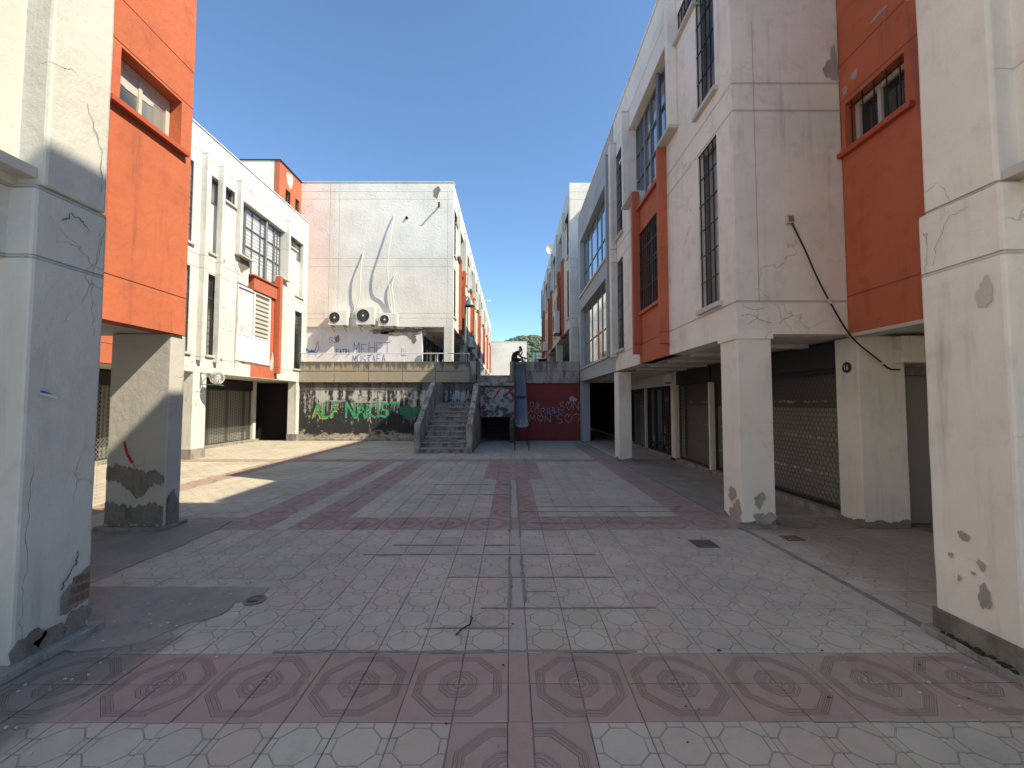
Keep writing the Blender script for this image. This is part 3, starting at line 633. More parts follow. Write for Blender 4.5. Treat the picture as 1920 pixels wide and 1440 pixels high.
blk('pillar', 'col', B, 4.80, 5.0, 9.9, 9.96, 0, 2.2, .01); blk('pillar', 'sill', B, 4.80, 4.88, 14.62, 14.72, 0, 2.2, .005)
def shutter(parent, y0, y1, mb, mat, back='glassgrey', light=False, pl=SP, z1=2.24):
    s = MB(); pl.box(s, y0, y1, z1 - .02, 2.60, -.3, .0)
    f = frame(pl, y0, y1, .09, z1 - .02, -.12, (), (), .05, .05); s.v, s.f = s.v + f.v, s.f + [tuple(i + len(s.v) for i in q) for q in f.f]
    h = s.build('shop_shutter', 'nearblack', parent); mb.build('shutter_mesh', mat, h)
    bk = MB(); pl.box(bk, y0 + .02, y1 - .02, .1, z1, -.36, -.3); bk.build('shop_glass', back, h); return h
m = N('banded_shop_glass'); p = m.pos(); z = m.sep(p)[2]; bands = m.math('MULTIPLY', m.ramp(m.noise(p, 5, 4, .7), .45, .62), m.math('GREATER_THAN', m.math('FRACT', m.math('MULTIPLY', m.math('ADD', z, m.math('MULTIPLY', m.noise(m.scale(p, (1, 3, .5)), 1.2, 2), .06)), 1.7)), .93))
M['bandedglass'] = m.out(m.mix(bands, m.mix(m.ramp(z, 1.62, 1.60), (.11, .11, .095), (.235, .235, .195)), (.42, .41, .34)), .25)  # greenish grey glass, lighter below, with broken pale bands
shutter(B, 6.02, 9.88, hexmesh(SP, 6.06, 9.3, .14, 2.2, -.06), 'mesh', 'bandedglass')
shutter(B, 9.97, 11.98, lattice(SP, 10.0, 11.95, .12, 2.2, -.06, .085, .006), 'meshmid', 'bandedglass')
shutter(B, 9.40 + .02 + .0, 9.86, MB().box(0, .001, 0, .001, -1, -.999), 'mesh', 'dark') if False else None
shutter(B, 14.74, 16.3, lattice(SP, 14.76, 16.28, .12, 2.1, -.06, .085, .006), 'meshmid', 'bandedglass', z1=2.1)
s = frame(SP, 12.32, 14.6, .09, 2.2, -.12, (12.75, 13.3, 13.95), (.35,), .07, .06); SP.box(s, 12.32, 14.6, 2.2, 2.6, -.3, -.02); h = s.build('shop_door', 'iron', B); pane(SP, 12.35, 14.58, .1, 2.2, -.1).build('pane', 'glass', h)
for i, (a, z, c) in enumerate(((13.15, .85, 'redwall'), (13.25, .5, 'brick'), (14.2, .45, 'cement'))): SP.box(MB(), a - .09, a + .09, z - .14, z + .14, -.095, -.088).build('poster', c, h)
mb = MB(); SP.box(mb, 12.32, 16.4, 2.22, 2.62, -.28, .02); mb.build('fascia', 'soffit', B)
# recess beside the pillar, with a closed grey door
D5 = PL('Y', 5.72, -1)
blk('door_wall', 'warm', B, 5.43, 9, 5.85, 6.0, 0, 2.62); d_ = blk('door', 'doorgrey', B, 5.52, 6.4, 5.80, 5.84, .02, 2.1); blk('door_frame', 'sill', B, 5.43, 5.50, 5.70, 5.84, 0, 2.25); blk('shutter_roll', 'cement', B, 5.50, 7, 5.66, 5.84, 2.08, 2.2, .02)
blk('header_box', 'warm', B, 5.25, 7.2, 5.45, 5.84, 2.24, 2.60, .006)
blk('side_wall', 'warm', B, 6.5, 6.7, 3.05, 5.84, 0, 2.62)
# grey painted module
gh = [(12.66, 18.2, 6.45, 8.97), (12.66, 18.2, 3.2, 5.82)]
G = PL('X', 3.13, -1)
wall(G, 12.15, 18.7, 2.64, 10.2, gh).build('grey_wall', 'grey', B)
blk('fin', 'warm', B, 2.96, 3.128, 11.9, 12.13, 3.05, 9.5, .008); blk('fin', 'grey', B, 2.96, 3.128, 12.5, 12.64, 3.1, 9.5, .008); 
GW = PL('X', 3.13, -1)
for z0, z1, hz in ((6.45, 8.97, 7.5), (3.2, 5.82, 4.3)):
    f_ = frame(GW, 12.68, 18.18, z0 + .02, z1 - .02, -.25, (13.4, 14.1, 14.75, 15.5, 16.6, 17.4), (hz,), .07, .07).build('window', 'alu', B)
    vs = [12.7, 13.4, 14.1, 14.75, 15.5, 16.6, 17.4, 18.16]
    for a, b in zip(vs, vs[1:]):
        for c, d in ((z0 + .05, hz), (hz, z1 - .05)): pane(GW, a + .03, b - .03, c + .03, d - .03, -.21).build('pane', 'glassblue', f_)
    GW.box(MB(), 12.5, 18.3, z0 - .06, z0 + .018, -.2, .06).build('sill', 'sill', f_)
blk('roof_coping', 'warm', B, 3.10, 3.5, 5.58, 18.72, 10.2, 10.26, .01); blk('roof_coping', 'orange', B, 4.63, 5.0, 3.1, 5.57, 10.2, 10.26)
blk('end_cap', 'grey', B, 3.44, 14, 18.685, 18.75, 2.72, 10.15)
# dark passage beneath, beyond the plaza; near-black walls stand in for its shade
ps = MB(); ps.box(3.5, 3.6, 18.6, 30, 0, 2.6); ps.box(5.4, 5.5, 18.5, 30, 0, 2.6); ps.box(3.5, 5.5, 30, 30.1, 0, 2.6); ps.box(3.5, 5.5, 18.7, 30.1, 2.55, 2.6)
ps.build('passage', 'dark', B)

# ================================================================= LEFT NEAR BUILDING
A = thing('building', 'corner block with sunlit orange wall at the left edge of the view', 'building')
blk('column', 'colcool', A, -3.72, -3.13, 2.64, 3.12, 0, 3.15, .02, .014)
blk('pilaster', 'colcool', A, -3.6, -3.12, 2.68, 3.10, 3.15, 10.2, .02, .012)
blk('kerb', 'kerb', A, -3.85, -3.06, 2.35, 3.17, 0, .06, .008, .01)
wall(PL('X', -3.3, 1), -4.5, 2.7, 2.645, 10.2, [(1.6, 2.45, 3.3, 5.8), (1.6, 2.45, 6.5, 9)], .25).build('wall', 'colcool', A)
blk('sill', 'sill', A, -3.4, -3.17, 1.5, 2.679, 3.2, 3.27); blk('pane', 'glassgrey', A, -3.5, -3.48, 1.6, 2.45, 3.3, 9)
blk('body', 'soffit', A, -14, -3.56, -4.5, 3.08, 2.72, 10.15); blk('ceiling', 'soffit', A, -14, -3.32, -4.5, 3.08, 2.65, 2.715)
blk('shop_wall', 'warm', A, -14, -5.8, -4.5, 3.08, 0, 2.65)
for k in range(1, 3): blk('column', 'col', A, -3.7, -3.2, 2.5 - k * 3.4, 3.0 - k * 3.4, 0, 2.65, .01)
OL = PL('X', -4.60, 1)
wall(OL, 3.12, 5.74, 2.645, 10.2, [(4.66, 5.55, 5.22, 5.90)], .25).build('orange_wall', 'orange', A, rough=.012)
f_ = frame(OL, 4.67, 5.54, 5.23, 5.89, -.22, (5.1,), (), .06, .06).build('window', 'sill', A)
pane(OL, 4.7, 5.5, 5.26, 5.86, -.19).build('pane', 'glassgrey', f_); patch(PL('X', -4.786, 1), 5.1, 5.74, .45, .12, 31, .002).build('torn_film', 'sill', f_)
OL.box(MB(), 4.5, 5.62, 5.15, 5.215, -.15, .08).build('sill', 'orangesill', f_, .004)
blk('body', 'soffit', A, -14, -4.88, 3.1, 5.72, 2.72, 10.15); blk('ceiling', 'soffit', A, -14, -4.62, 3.12, 5.72, 2.648, 2.715)
blk('side_wall', 'warm', A, -14, -4.87, 5.725, 5.78, 2.645, 10.2)
blk('upper_wall', 'warm', A, -4.85, -3.6, 2.9, 3.1, 3.12, 10.19)
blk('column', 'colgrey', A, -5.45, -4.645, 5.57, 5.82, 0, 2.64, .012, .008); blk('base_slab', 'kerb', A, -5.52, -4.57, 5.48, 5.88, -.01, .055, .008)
C2 = PL('Y', 5.564, -1)
def band(pl, a0, a1, lo, hi, seed, d=.003, amp=.03):
    rn = random.Random(seed); n = 34; T_p, B_p = [], []
    def itp(L, t): k = t * (len(L) - 1); i = min(int(k), len(L) - 2); return L[i] + (L[i + 1] - L[i]) * (k - i)
    for i in range(n + 1): t = i / n; a = a0 + (a1 - a0) * t; T_p.append(pl.P(a, itp(hi, t) + rn.uniform(-amp, amp), .0005)); B_p.append(pl.P(a, itp(lo, t) + rn.uniform(-amp, amp) * (min(lo) > .02), .0005))
    v0 = Vector(pl.P(0, 0, 0)); v1 = Vector(pl.P(0, 0, d)); return MB().prism(T_p + B_p[::-1], v1 - v0)
band(C2, -5.44, -4.66, (.66, .66, .58, .42, .46, .62, .6), (.84, .86, .83, .80, .76, .78, .70), 3).build('paint_loss', 'cement', A); band(C2, -5.44, -4.66, (.06, .06), (.36, .34, .30, .36, .33), 5, .004).build('paint_loss', 'cement', A)
band(PL('X', -4.637, 1), 5.59, 5.80, (.06, .06), (.42, .5, .3), 4).build('paint_loss', 'cement', A)
strokes(C2, [[(-5.22, 1.16), (-5.17, 1.02), (-5.1, .9)]], .035, .004).build('red_stroke', 'gr_red', A)
CL = PL('X', -3.122, 1)
# broken corner with bricks showing
band(CL, 2.91, 3.10, (.22, .24, .26), (.36, .44, .5), 21, .005, .012).build('broken_plaster', 'cement', A)
for k in range(3): CL.box(MB(), 2.95 + .02 * k, 3.095, .27 + k * .068, .318 + k * .068, -.02, .010 + .004 * (k % 2)).build('brick', 'brick', A, .006)
patch(CL, 3.02, .13, .09, .09, 22, .006).build('paint_loss', 'cement', A); patch(CL, 2.72, .12, .1, .09, 23, .005).build('paint_loss', 'cement', A); patch(CL, 2.86, .10, .1, .07, 24, .005).build('paint_loss', 'cement', A)
crackline(CL, [(2.91, .40), (2.93, .47), (2.99, .55), (3.0, .63)], .013, .008, 3).build('crack', 'crack', A)
crackline(CL, [(2.68, .16), (2.67, .4), (2.69, .62), (2.68, .95), (2.70, 1.3)], .0035, .008, 5).build('crack', 'crack', A)
crackline(CL, [(3.08, 3.0), (3.06, 2.85), (3.0, 2.6), (3.03, 2.35), (3.04, 2.2)], .0035, .009, 6).build('crack', 'crack', A)
crackline(CL, [(2.8, 2.95), (2.84, 3.04), (2.92, 3.02), (2.98, 2.96)], .008, .009, 8).build('crack', 'crack', A)
crackline(CL, [(2.92, 3.9), (2.98, 3.75), (3.04, 3.6), (3.05, 3.3)], .005, .009, 9).build('crack', 'crack', A)

# added unseen block behind the viewpoint; its sunlit wall bounces light into the plaza
RB = thing('building', 'unseen white block added behind the viewpoint to bounce sunlight', 'building')
for k in range(3): place(TEMPL['white'], RB, (-9.6, -4.6 - WID * k, 0), math.pi)
blk('body', 'white', RB, -19, -9.91, -24.2, -4.65, 2.65, 10.15); blk('ground_wall', 'white', RB, -19, -11, -24.2, -4.65, 0, 2.64)

# ================================================================= LEFT FAR BUILDING (x = -9.6)
Cb = thing('building', 'white three storey block with white plastic window beyond the orange wall', 'building')
place(TEMPL['pvc'], Cb, (-9.6, 19.1, 0), math.pi); place(TEMPL['white'], Cb, (-9.6, 12.55, 0), math.pi)
blk('body', 'soffit', Cb, -19, -9.91, 6.0, 19.05, 2.72, 10.15); blk('ceiling', 'soffit', Cb, -19, -9.65, 6.02, 19.05, 2.648, 2.715); blk('end_wall', 'warm', Cb, -19, -9.905, 19.06, 19.1, 2.65, 10.2)
for y0, y1 in ((18.36, 18.9), (12.38, 12.92), (6.1, 6.6)): blk('column', 'white', Cb, -10.0, -9.61, y0, y1, 0, 2.645, .01); blk('column_base', 'kerb', Cb, -10.02, -9.59, y0 - .02, y1 + .02, 0, .3, .006)
for y in (12.42, 13.12): blk('fin', 'white', Cb, -9.6, -9.42, y, y + .12, 3.0, 9.5, .006)
CP_ = PL('X', -11.4, 1)
shutter(Cb, 14.95, 18.1, lattice(CP_, 15, 18.05, .12, 2.2, -.04, .10, .009), 'meshlight', 'slats', pl=CP_); shutter(Cb, 13.0, 14.9, lattice(CP_, 13.05, 14.85, .12, 2.2, -.04, .10, .009), 'meshlight', 'slats', pl=CP_)
shutter(Cb, 8.2, 12.9, lattice(CP_, 8.25, 12.85, .12, 2.2, -.04, .10, .009), 'meshlight', 'slats', pl=CP_)
blk('pillar', 'white', Cb, -11.75, -11.35, 18.1, 18.28, 0, 2.64); blk('shop_wall', 'dark', Cb, -19, -11.8, 6, 19.0, 0, 2.64)
blk('shop_step', 'kerb', Cb, -11.75, -11.2, 6.5, 18.3, -.01, .10, .01); blk('end_wall_low', 'dark', Cb, -19, -9.62, 19.0, 19.1, 0, 2.64)
blk('roof_coping', 'white', Cb, -9.95, -9.57, 6, 19.13, 10.2, 10.25, .01); blk('orange_panel', 'orange2', Cb, -9.9, -9.585, 8.4, 10.15, 2.64, 3.3)

# ================================================================= RETAINING WALL AND DECK
W = thing('retaining_wall', 'mouldy retaining wall with green graffiti and a tan panelled parapet', 'wall')
WP = PL('Y', 18.6, -1)
blk('mouldy_face', 'mould', W, -9.6, -1.45, 18.6, 19.0, 0, 2.6)
blk('niche_back', 'nearblack', W, -1.45, .02, 22, 22.2, 0, 2.5); blk('niche_wall', 'cement', W, -1.45, -1.31, 18.6, 22, 0, 2.45); blk('niche_wall', 'cement', W, -.055, .018, 18.6, 22, 0, 2.45); blk('niche_lintel', 'concrete', W, -1.3, -.06, 18.6, 22, 2.28, 2.44); blk('niche_top', 'cement', W, -1.3, -.06, 18.7, 22, 2.1, 2.27)  # niche back coloured near-black so the opening reads as deep shade
blk('footing', 'concrete', W, -9.6, -3.3, 18.56, 18.6, 0, .09, .01)
blk('red_face', 'redwall', W, .02, 3.14, 18.6, 19.0, 0, 2.55)
edges = [-9.62, -8.02, -6.46, -4.93, -3.4, -1.86]
def pan(x0, x1, z0, z1, y0=18.50): blk('panel', 'parapet' if x1 < 0 else 'concrete', W, x0 + .016, x1 - .016, y0, y0 + .3, z0 + .006, z1 - .006, .01)
for a, b in zip(edges, edges[1:]): pan(a, b, 3.13, 3.57); pan(a, b, 2.62, 3.105)
for a, b in ((-.07, .13), (.13, 1.63), (1.63, 3.12)): pan(a, b, 3.13, 3.57); pan(a, b, 2.58, 3.105)
blk('parapet_core', 'concrete', W, -9.6, -1.88, 18.53, 18.78, 2.61, 3.55); blk('parapet_core', 'concrete', W, -.05, 3.1, 18.53, 18.78, 2.57, 3.55)
blk('return_parapet', 'concrete', W, -1.86, -1.6, 18.49, 21, 2.6, 3.575, .01)
GP = PL('Y', 18.597, -1)
strokes(GP, word('ALF', -8.98, 1.0, .62, .34, .25, .02, .08, 4), .07, .004, 1).build('graffiti', 'gr_yellow', W)
strokes(GP, word('ALF', -8.90, 1.03, .62, .34, .25, .02, .08, 5), .085, .008, 2).build('graffiti', 'gr_green', W)
strokes(GP, word('NAKIS', -7.45, 1.02, .64, .37, .24, .01, .06, 6), .10, .006, 3).build('graffiti', 'gr_green', W)
strokes(GP, word('T', -5.45, 1.3, .38, .35, .3, .0, .06, 6), .09, .006, 3).build('graffiti', 'gr_green', W)
patch(GP, -4.55, 1.3, .45, .33, 4, .005, 40, .4).build('graffiti', 'gr_dkgreen', W)
strokes(GP, [[(-8.2, 1.78), (-7.5, 1.78)], [(-7.1, 1.72), (-5.6, 1.74)]], .04, .006).build('graffiti', 'gr_white', W)
for q in (word('04', .85, 1.5, .25, .2, .4), word('AG^RI', .8, 1.2, .25, .2, .4), word('M*N', .85, .85, .3, .25, .4, -.05), word('BU', 1.75, 1.2, .28, .28, .4), word('S*N', 2.2, 1.35, .38, .24, .3, .05), word('S*?', 2.05, .75, .42, .32, .25, .05)): strokes(GP, q, .022, .005, 5).build('graffiti', 'gr_white', W)
strokes(GP, word('BU', 1.6, 1.18, .3, .36, .3), .045, .009, 6).build('graffiti', 'gr_blue', W); patch(GP, 2.82, 1.86, .16, .12, 9, .004).build('paint_splash', 'gr_white', W)
deck = MB(); deck.box(-12, -1.6, 18.8, 62, 2.6, 3.0); deck.box(-1.6, -.07, 19.4, 62, 2.6, 3.0); deck.box(-.07, 12, 18.8, 62, 2.6, 3.0)
tag(deck.build('terrace', 'deck'), kind='structure')
US = thing('upper_steps', 'short flight of three steps leading up to the terrace gap', 'steps')
for k in range(4): blk('step', 'concrete', US, -1.595, -.075, 18.55 + k * .28, 19.42, 2.3 if k == 0 else 2.45 + k * .12, 2.5 + .125 * (k + 1), .008)

# stairs
ST = thing('staircase', 'grey concrete staircase with solid sloping side walls at the retaining wall', 'staircase')
for k in range(10):
    y0 = 13.87 + .3 * k
    blk('tread', 'tread', ST, -3.06, -1.5, y0 - .035, y0 + .33, .17 * k + .125, .17 * (k + 1), .008); blk('riser', 'concrete', ST, -3.055, -1.505, y0 + .015, y0 + .3, 0 if k < 1 else .17 * k - .04, .17 * k + .125)
blk('landing', 'concrete', ST, -3.06, -1.3, 16.6, 18.59, 1.4, 1.7); blk('stair_core', 'concrete', ST, -3.05, -1.51, 14.3, 18.59, 0, 1.0 - .6)
def stringer(x0, x1): 
    pts = [(x0, 13.82, 0), (x0, 13.82, 1.0), (x0, 14.1, 1.05), (x0, 16.6, 2.54), (x0, 18.59, 2.55), (x0, 18.59, 0)]
    MB().prism(pts, (x1 - x0, 0, 0)).build('side_wall', 'concrete', ST, .02)
stringer(-3.26, -3.06)
MB().prism([(-1.5, 13.82, 0), (-1.5, 13.82, 1.0), (-1.5, 14.1, 1.05), (-1.5, 16.5, 2.46), (-1.5, 17.39, 2.46), (-1.5, 17.39, 0)], (.2, 0, 0)).build('side_wall', 'concrete', ST, .02)
mb = MB(); mb.box(-1.48, .18, 17.4, 17.6, 1.09, 2.42); o = mb.build('balustrade_wall', 'scuff', ST); blk('coping', 'concrete', ST, -1.5, .2, 17.36, 17.64, 2.42, 2.53, .01)
blk('leg', 'scuff', ST, -.06, .18, 17.4, 17.7, 0, 1.088); blk('platform', 'concrete', ST, -1.3, .1, 17.64, 18.59, 2.3, 2.5); blk('niche_side', 'cement', ST, -1.5, -1.3, 17.4, 18.59, 0, 2.3)
MP = PL('Y', 17.397, -1)
strokes(MP, [[(-1.33, 1.45), (-1.33, 2.28)], [(-1.33, 2.28), (-.95, 1.9)], [(-.72, 1.9), (-.5, 2.25)], [(-1.3, 1.4), (-1.12, 1.65)], [(-.32, 1.95), (.1, 2.3)], [(-.1, 2.2), (.12, 1.95), (.05, 1.78)]], .07, .005, 3).build('graffiti', 'gr_red', ST)

# railing
RL = thing('railing', 'thin white metal railing on top of the tan parapet', 'railing')
MB().bar((-9.64, 18.65, 3.95), (-1.88, 18.65, 3.95), .022, 8).build('rail', 'metalwhite', RL)
for x in (-9.42, -7.87, -6.34, -4.88, -3.35, -1.9): MB().tube([(x, 18.65, 3.57), (x - .03, 18.7, 3.68), (x, 18.65, 3.95)], .018, 6).build('post', 'metalwhite', RL)

# slide
SL = thing('metal_slide', 'blue grey metal chute slide leaning from the terrace down to the plaza', 'slide')
n = 26; prof = [(-.24, .10), (-.235, .05), (-.19, .0), (-.11, -.03), (0, -.04), (.11, -.03), (.19, 0), (.235, .05), (.24, .10)]
mb = MB(); rows = []
for i in range(n + 1):
    t = i / n; y = 18.55 - 3.95 * t; z = 3.50 - 2.83 * t
    if t > .86: z += (t - .86) ** 2 * 9
    i0 = len(mb.v); mb.v += [(.39 + px_, y + .035, z + pz) for px_, pz in prof]; rows.append(i0)
for a, b in zip(rows, rows[1:]):
    for k in range(len(prof) - 1): mb.f.append((a + k, a + k + 1, b + k + 1, b + k))
o = mb.build('chute', 'slide', SL, smooth=True); sm = o.modifiers.new('solid', 'SOLIDIFY'); sm.thickness = .008
for x in (.145, .635): MB().tube([(x, 18.48, 3.78), (x, 18.48, 3.54), (x, 15.2, 1.22), (x, 14.62, .9)], .02, 6).build('side_rail', 'iron', SL)
MB().box(.13, .65, 16.35, 16.42, 1.93, 1.97).build('seam', 'iron', SL)
for x, y, z in ((.14, 14.62, .88), (.64, 14.62, .88), (.64, 16.3, 2.05), (.14, 16.3, 2.05)): MB().bar((x, y, 0), (x, y, z), .02, 6).build('leg', 'iron', SL)
MB().bar((.14, 14.62, .35), (.64, 14.62, .35), .012, 6).build('crossbar', 'iron', SL)

# ================================================================= UPPER LEFT BUILDING
D = thing('building', 'tall white block with rough gable wall standing on the terrace', 'building')
GPL = PL('Y', 21, -1)
def up(o): o.location.z = 3.0; return o
g = wall(GPL, -9.2, -3.0, 2.62, 10.25, [], .3).build('gable_wall', 'gable', D); up(g)
g = wall(PL('Y', 21.002, -1), -11, -9.2, 2.62, 10.25, [], .3).build('gable_wall', 'gablepink', D); up(g)
for k in range(6): place(TEMPL['white'], D, (-3.0, 21.012 + WID * (k + 1), 3.0), math.pi)
blk('body', 'soffit', D, -16, -3.32, 21.3, 60.2, 5.75, 13.2); blk('ceiling', 'soffit', D, -10.9, -3.1, 21.3, 60.2, 5.66, 5.74)
for k in range(5): blk('ceiling_beam', 'soffit', D, -4.6, -3.3, 21.8 + k * 1.2, 22.0 + k * 1.2, 5.5, 5.66)
blk('lower_wall', 'lilac', D, -11, -4.62, 21.12, 21.4, 3.0, 5.62); blk('lower_core', 'cement', D, -16, -4.66, 21.4, 60, 3.0, 5.66)
for k in range(7): blk('column', 'white', D, -3.46, -3.01, 21.0 + k * 6.5, 21.45 + k * 6.5, 3.0, 5.63, .01)
DW = PL('X', -4.64, 1)
for k in range(12):
    f_ = frame(DW, 21.9 + k * 2.6, 24.2 + k * 2.6, 3.1, 5.2, .0, (22.9 + k * 2.6,), (), .08, .06).build('shop_window', 'iron', D); pane(DW, 21.95 + k * 2.6, 24.1 + k * 2.6, 3.15, 5.15, .02).build('pane', 'glass', f_)
blk('fascia', 'soffit', D, -4.64, -4.5, 21.4, 60, 5.25, 5.6)
LP = PL('Y', 21.118, -1)
patch(LP, -5.55, 5.35, .85, .22, 14, .006, 60, .5).build('bare_patch', 'cement', D); patch(LP, -6.6, 5.42, .7, .13, 15, .006, 60, .5).build('bare_patch', 'cement', D); patch(LP, -5.1, 5.1, .2, .25, 17, .007, 40, .5).build('bare_patch', 'cement', D); patch(LP, -9.0, 5.0, .1, .2, 18, .006).build('bare_patch', 'cement', D)
for q in (word('MEHET', -8.15, 4.25, .52, .3, .32, .02, .08, 2), word('MUSTAFA', -8.2, 3.75, .42, .19, .32, .0, .08, 3), word('SS', -9.45, 4.8, .3, .2, .3, .05), [[(-10.2, 4.2), (-10.0, 4.9), (-9.95, 4.5), (-10.15, 4.1)]]): strokes(LP, q, .03, .004, 2).build('graffiti', 'gr_blue', D)
strokes(LP, word('FATIH', -9.05, 4.2, .26, .12, .3, .04), .035, .004, 3).build('graffiti', 'gr_cyan', D)
for a, z, s in ((-10.72, 4.35, 2), (-10.32, 4.32, 3), (-8.95, 3.68, 4)): patch(LP, a, z, .17, .13, s, .004, 24, .8).build('graffiti', 'gr_cyan', D)
MB().box(-5.65, -5.4, 21.1, 21.118, 4.15, 4.55).build('sticker', 'paper', D)
patch(PL('Y', 20.997, -1), -3.9, 12.75, .18, .28, 23, .005).build('bare_patch', 'cement', D)
# orange recess and wing of the upper building above the left block
OP = PL('X', -11.0, 1)
wall(OP, 19.0, 20.98, 9.0, 13.22, [(19.55, 20.0, 11.2, 12.15), (20.45, 20.85, 11.2, 12.15)], .25).build('orange_wall', 'orange2', D)
for a in (19.55, 20.45):
    f_ = frame(OP, a, a + .44, 11.2, 12.15, -.2, (), (), .05).build('window', 'alu', D); pane(OP, a, a + .44, 11.2, 12.15, -.18).build('pane', 'glass', f_); grille(OP, a, a + .44, 11.2, 12.15, -.05, .11, .9).build('grille', 'iron', f_)
blk('wing', 'gable', D, -17, -11.26, 19.0, 21.0, 3.0, 13.22); patch(OP, 19.9, 12.75, .25, .45, 8, .004, 30, .4).build('paint_loss', 'sill', D)
blk('roof_edge', 'iron', D, -17, -10.95, 18.97, 21.0, 13.22, 13.27); blk('roof_coping', 'white', D, -11, -2.97, 20.97, 21.35, 13.25, 13.30, .01)

# ================================================================= UPPER RIGHT BUILDING
E = thing('building', 'narrow strip of white gable and orange finned facade right of the terrace corridor', 'building')
for k in range(3): place(TEMPL['white'], E, (3.07, 21.012 + WID * k, 3.0), 0)
g = wall(GPL, 3.075, 5.0, 2.62, 10.25, [], .3).build('gable_wall', 'gable', E); up(g)
blk('body', 'soffit', E, 3.4, 16, 21.3, 40.6, 5.75, 13.2); blk('ceiling', 'soffit', E, 3.1, 12, 21.3, 40.6, 5.66, 5.74); blk('wing', 'white', E, 5.0, 16, 18.9, 21.3, 5.6, 13.22); blk('wing', 'white', E, 6.0, 16, 18.9, 21.3, 3, 5.6)
for k in range(4): blk('column', 'white', E, 3.08, 3.5, 21.02 + k * 6.4, 21.45 + k * 6.4, 3.0, 5.63, .01)
blk('shop_wall', 'cement', E, 4.7, 12, 21.4, 40.5, 3.0, 5.66); blk('end_wall', 'white', E, 3.1, 16, 40.66, 40.7, 3, 13.2)

# far end building, hill, green block
Fb = thing('building', 'low white block closing the far end of the terrace corridor', 'building')
w_ = wall(PL('Y', 62, -1), -3.4, 2.4, 2.6, 10.95, [(-2.2, -1.2, 4.0, 5.2)], .3).build('wall', 'gable', Fb); blk('body', 'white', Fb, -3.35, 2.38, 62.3, 75, 2.6, 10.9); blk('roof_coping', 'white', Fb, -3.45, 2.45, 61.97, 62.4, 10.95, 11.05)
Gb = thing('building', 'small dark green block below the wooded hill beside the corridor', 'building')
blk('wall', 'lampgreen', Gb, 6.0, 8.4, 110, 118, 0, 15.5); blk('roof', 'iron', Gb, 5.9, 8.5, 109.9, 118.1, 15.5, 15.8)
for k in range(4): blk('window', 'glass', Gb, 6.4 + .5 * k, 6.7 + .5 * k, 109.95, 110.0, 12.5, 13.6)
rn = random.Random(9); hm = MB(); nx = 60
def hz(x, y): return max(-2, 61 * math.exp(-((y - 430) / 150) ** 2) * (1 + .12 * math.sin(x * .021 + 1) + .05 * math.sin(x * .09)) - 3)
for j in range(20):
    for i in range(nx + 1): x = -400 + 800 * i / nx; y = 190 + j * 20; hm.v.append((x, y, hz(x, y)))
for j in range(19):
    for i in range(nx): a = j * (nx + 1) + i; hm.f.append((a, a + 1, a + nx + 2, a + nx + 1))
M['hill'] = concrete('hill_scrub', (.17, .18, .13), (.09, .12, .07), .8, .05)
tag(hm.build('hill', 'hill', smooth=True), kind='structure')
fm = MB()
for _ in range(3600):
    x = rn.uniform(-60, 170); y = rn.uniform(260, 440); z = hz(x, y); r = rn.uniform(1.0, 2.4)
    i = len(fm.v); c = Vector((x, y, z + r * .7))
    for dz, rr in ((-.6, .7), (.1, 1), (.7, .6)):
        for k in range(6): t = k * math.pi / 3 + rn.uniform(-.3, .3); q = rr * rn.uniform(.75, 1.2); fm.v.append((c.x + r * q * math.cos(t), c.y + r * q * math.sin(t), c.z + r * dz * rn.uniform(.8, 1.2)))
    for a in (0, 6):
        for k in range(6): fm.f.append((i + a + k, i + a + (k + 1) % 6, i + a + 6 + (k + 1) % 6, i + a + 6 + k))
    fm.f.append(tuple(i + 12 + k for k in range(6)))
M['forest'] = plain('hazed_hill_foliage', (.10, .135, .085), .9, 0, .5); tag(fm.build('forest', 'forest'), 'green scrub and pines covering the distant hillside', kind='stuff')  # foliage colour lightened to carry the distance haze

# ================================================================= SMALL THINGS
def ac(label, loc, rotz, W_=.82, H_=.62, fan=-.14, group='air conditioners on the gable wall'):
    t = thing('air_conditioner', label, 'air conditioner', loc, group); t.rotation_euler = (0, 0, rotz)
    MB().box(-W_ / 2, W_ / 2, -.3, 0, 0, H_).build('casing', 'acwhite', t, .015)
    r = H_ * .38; c = (fan * W_ / .82, -.305, H_ / 2)
    MB().lathe([(r, 0), (r, -.012), (r - .02, -.016), (r - .02, 0)], c, 'y', 28).build('fan_ring', 'acwhite', t)
    MB().lathe([(.001, .003), (r - .01, .003), (r - .01, .006), (.001, .006)], c, 'y', 28).build('fan_opening', 'acdark', t)
    g = MB()
    for k in range(10): a = 2 * math.pi * k / 10; g.bar((c[0] + .03 * math.cos(a), c[1] - .004, c[2] + .03 * math.sin(a)), (c[0] + (r - .02) * math.cos(a + .35), c[1] - .004, c[2] + (r - .02) * math.sin(a + .35)), .004, 4)
    g.build('fan_guard', 'meshlight', t); MB().lathe([(.001, -.012), (.045, -.01), (.05, 0)], c, 'y', 14).build('hub', 'acwhite', t)
    for x in (-W_ * .33, W_ * .33): MB().box(x - .015, x + .015, -.4, .12, -.04, -.005).bar((x, -.36, -.03), (x, .1, -.28), .012, 4).build('bracket', 'rust', t)
    return t
ac('squarish air conditioner on the gable, leftmost of the three', (-8.78, 20.88, 5.62), 0, .95, .78)
ac('tallest air conditioner, in the middle of the three on the gable', (-7.38, 20.88, 5.65), 0, .95, .92, -.1)
ac('low air conditioner with side lettering nearest the terrace opening', (-6.25, 20.88, 5.58), 0, .95, .66)
ac('air conditioner hung under the orange fins of the left terrace facade', (-2.95, 28.6, 5.55), math.pi / 2, .9, .7, group='air conditioners in the terrace corridor')
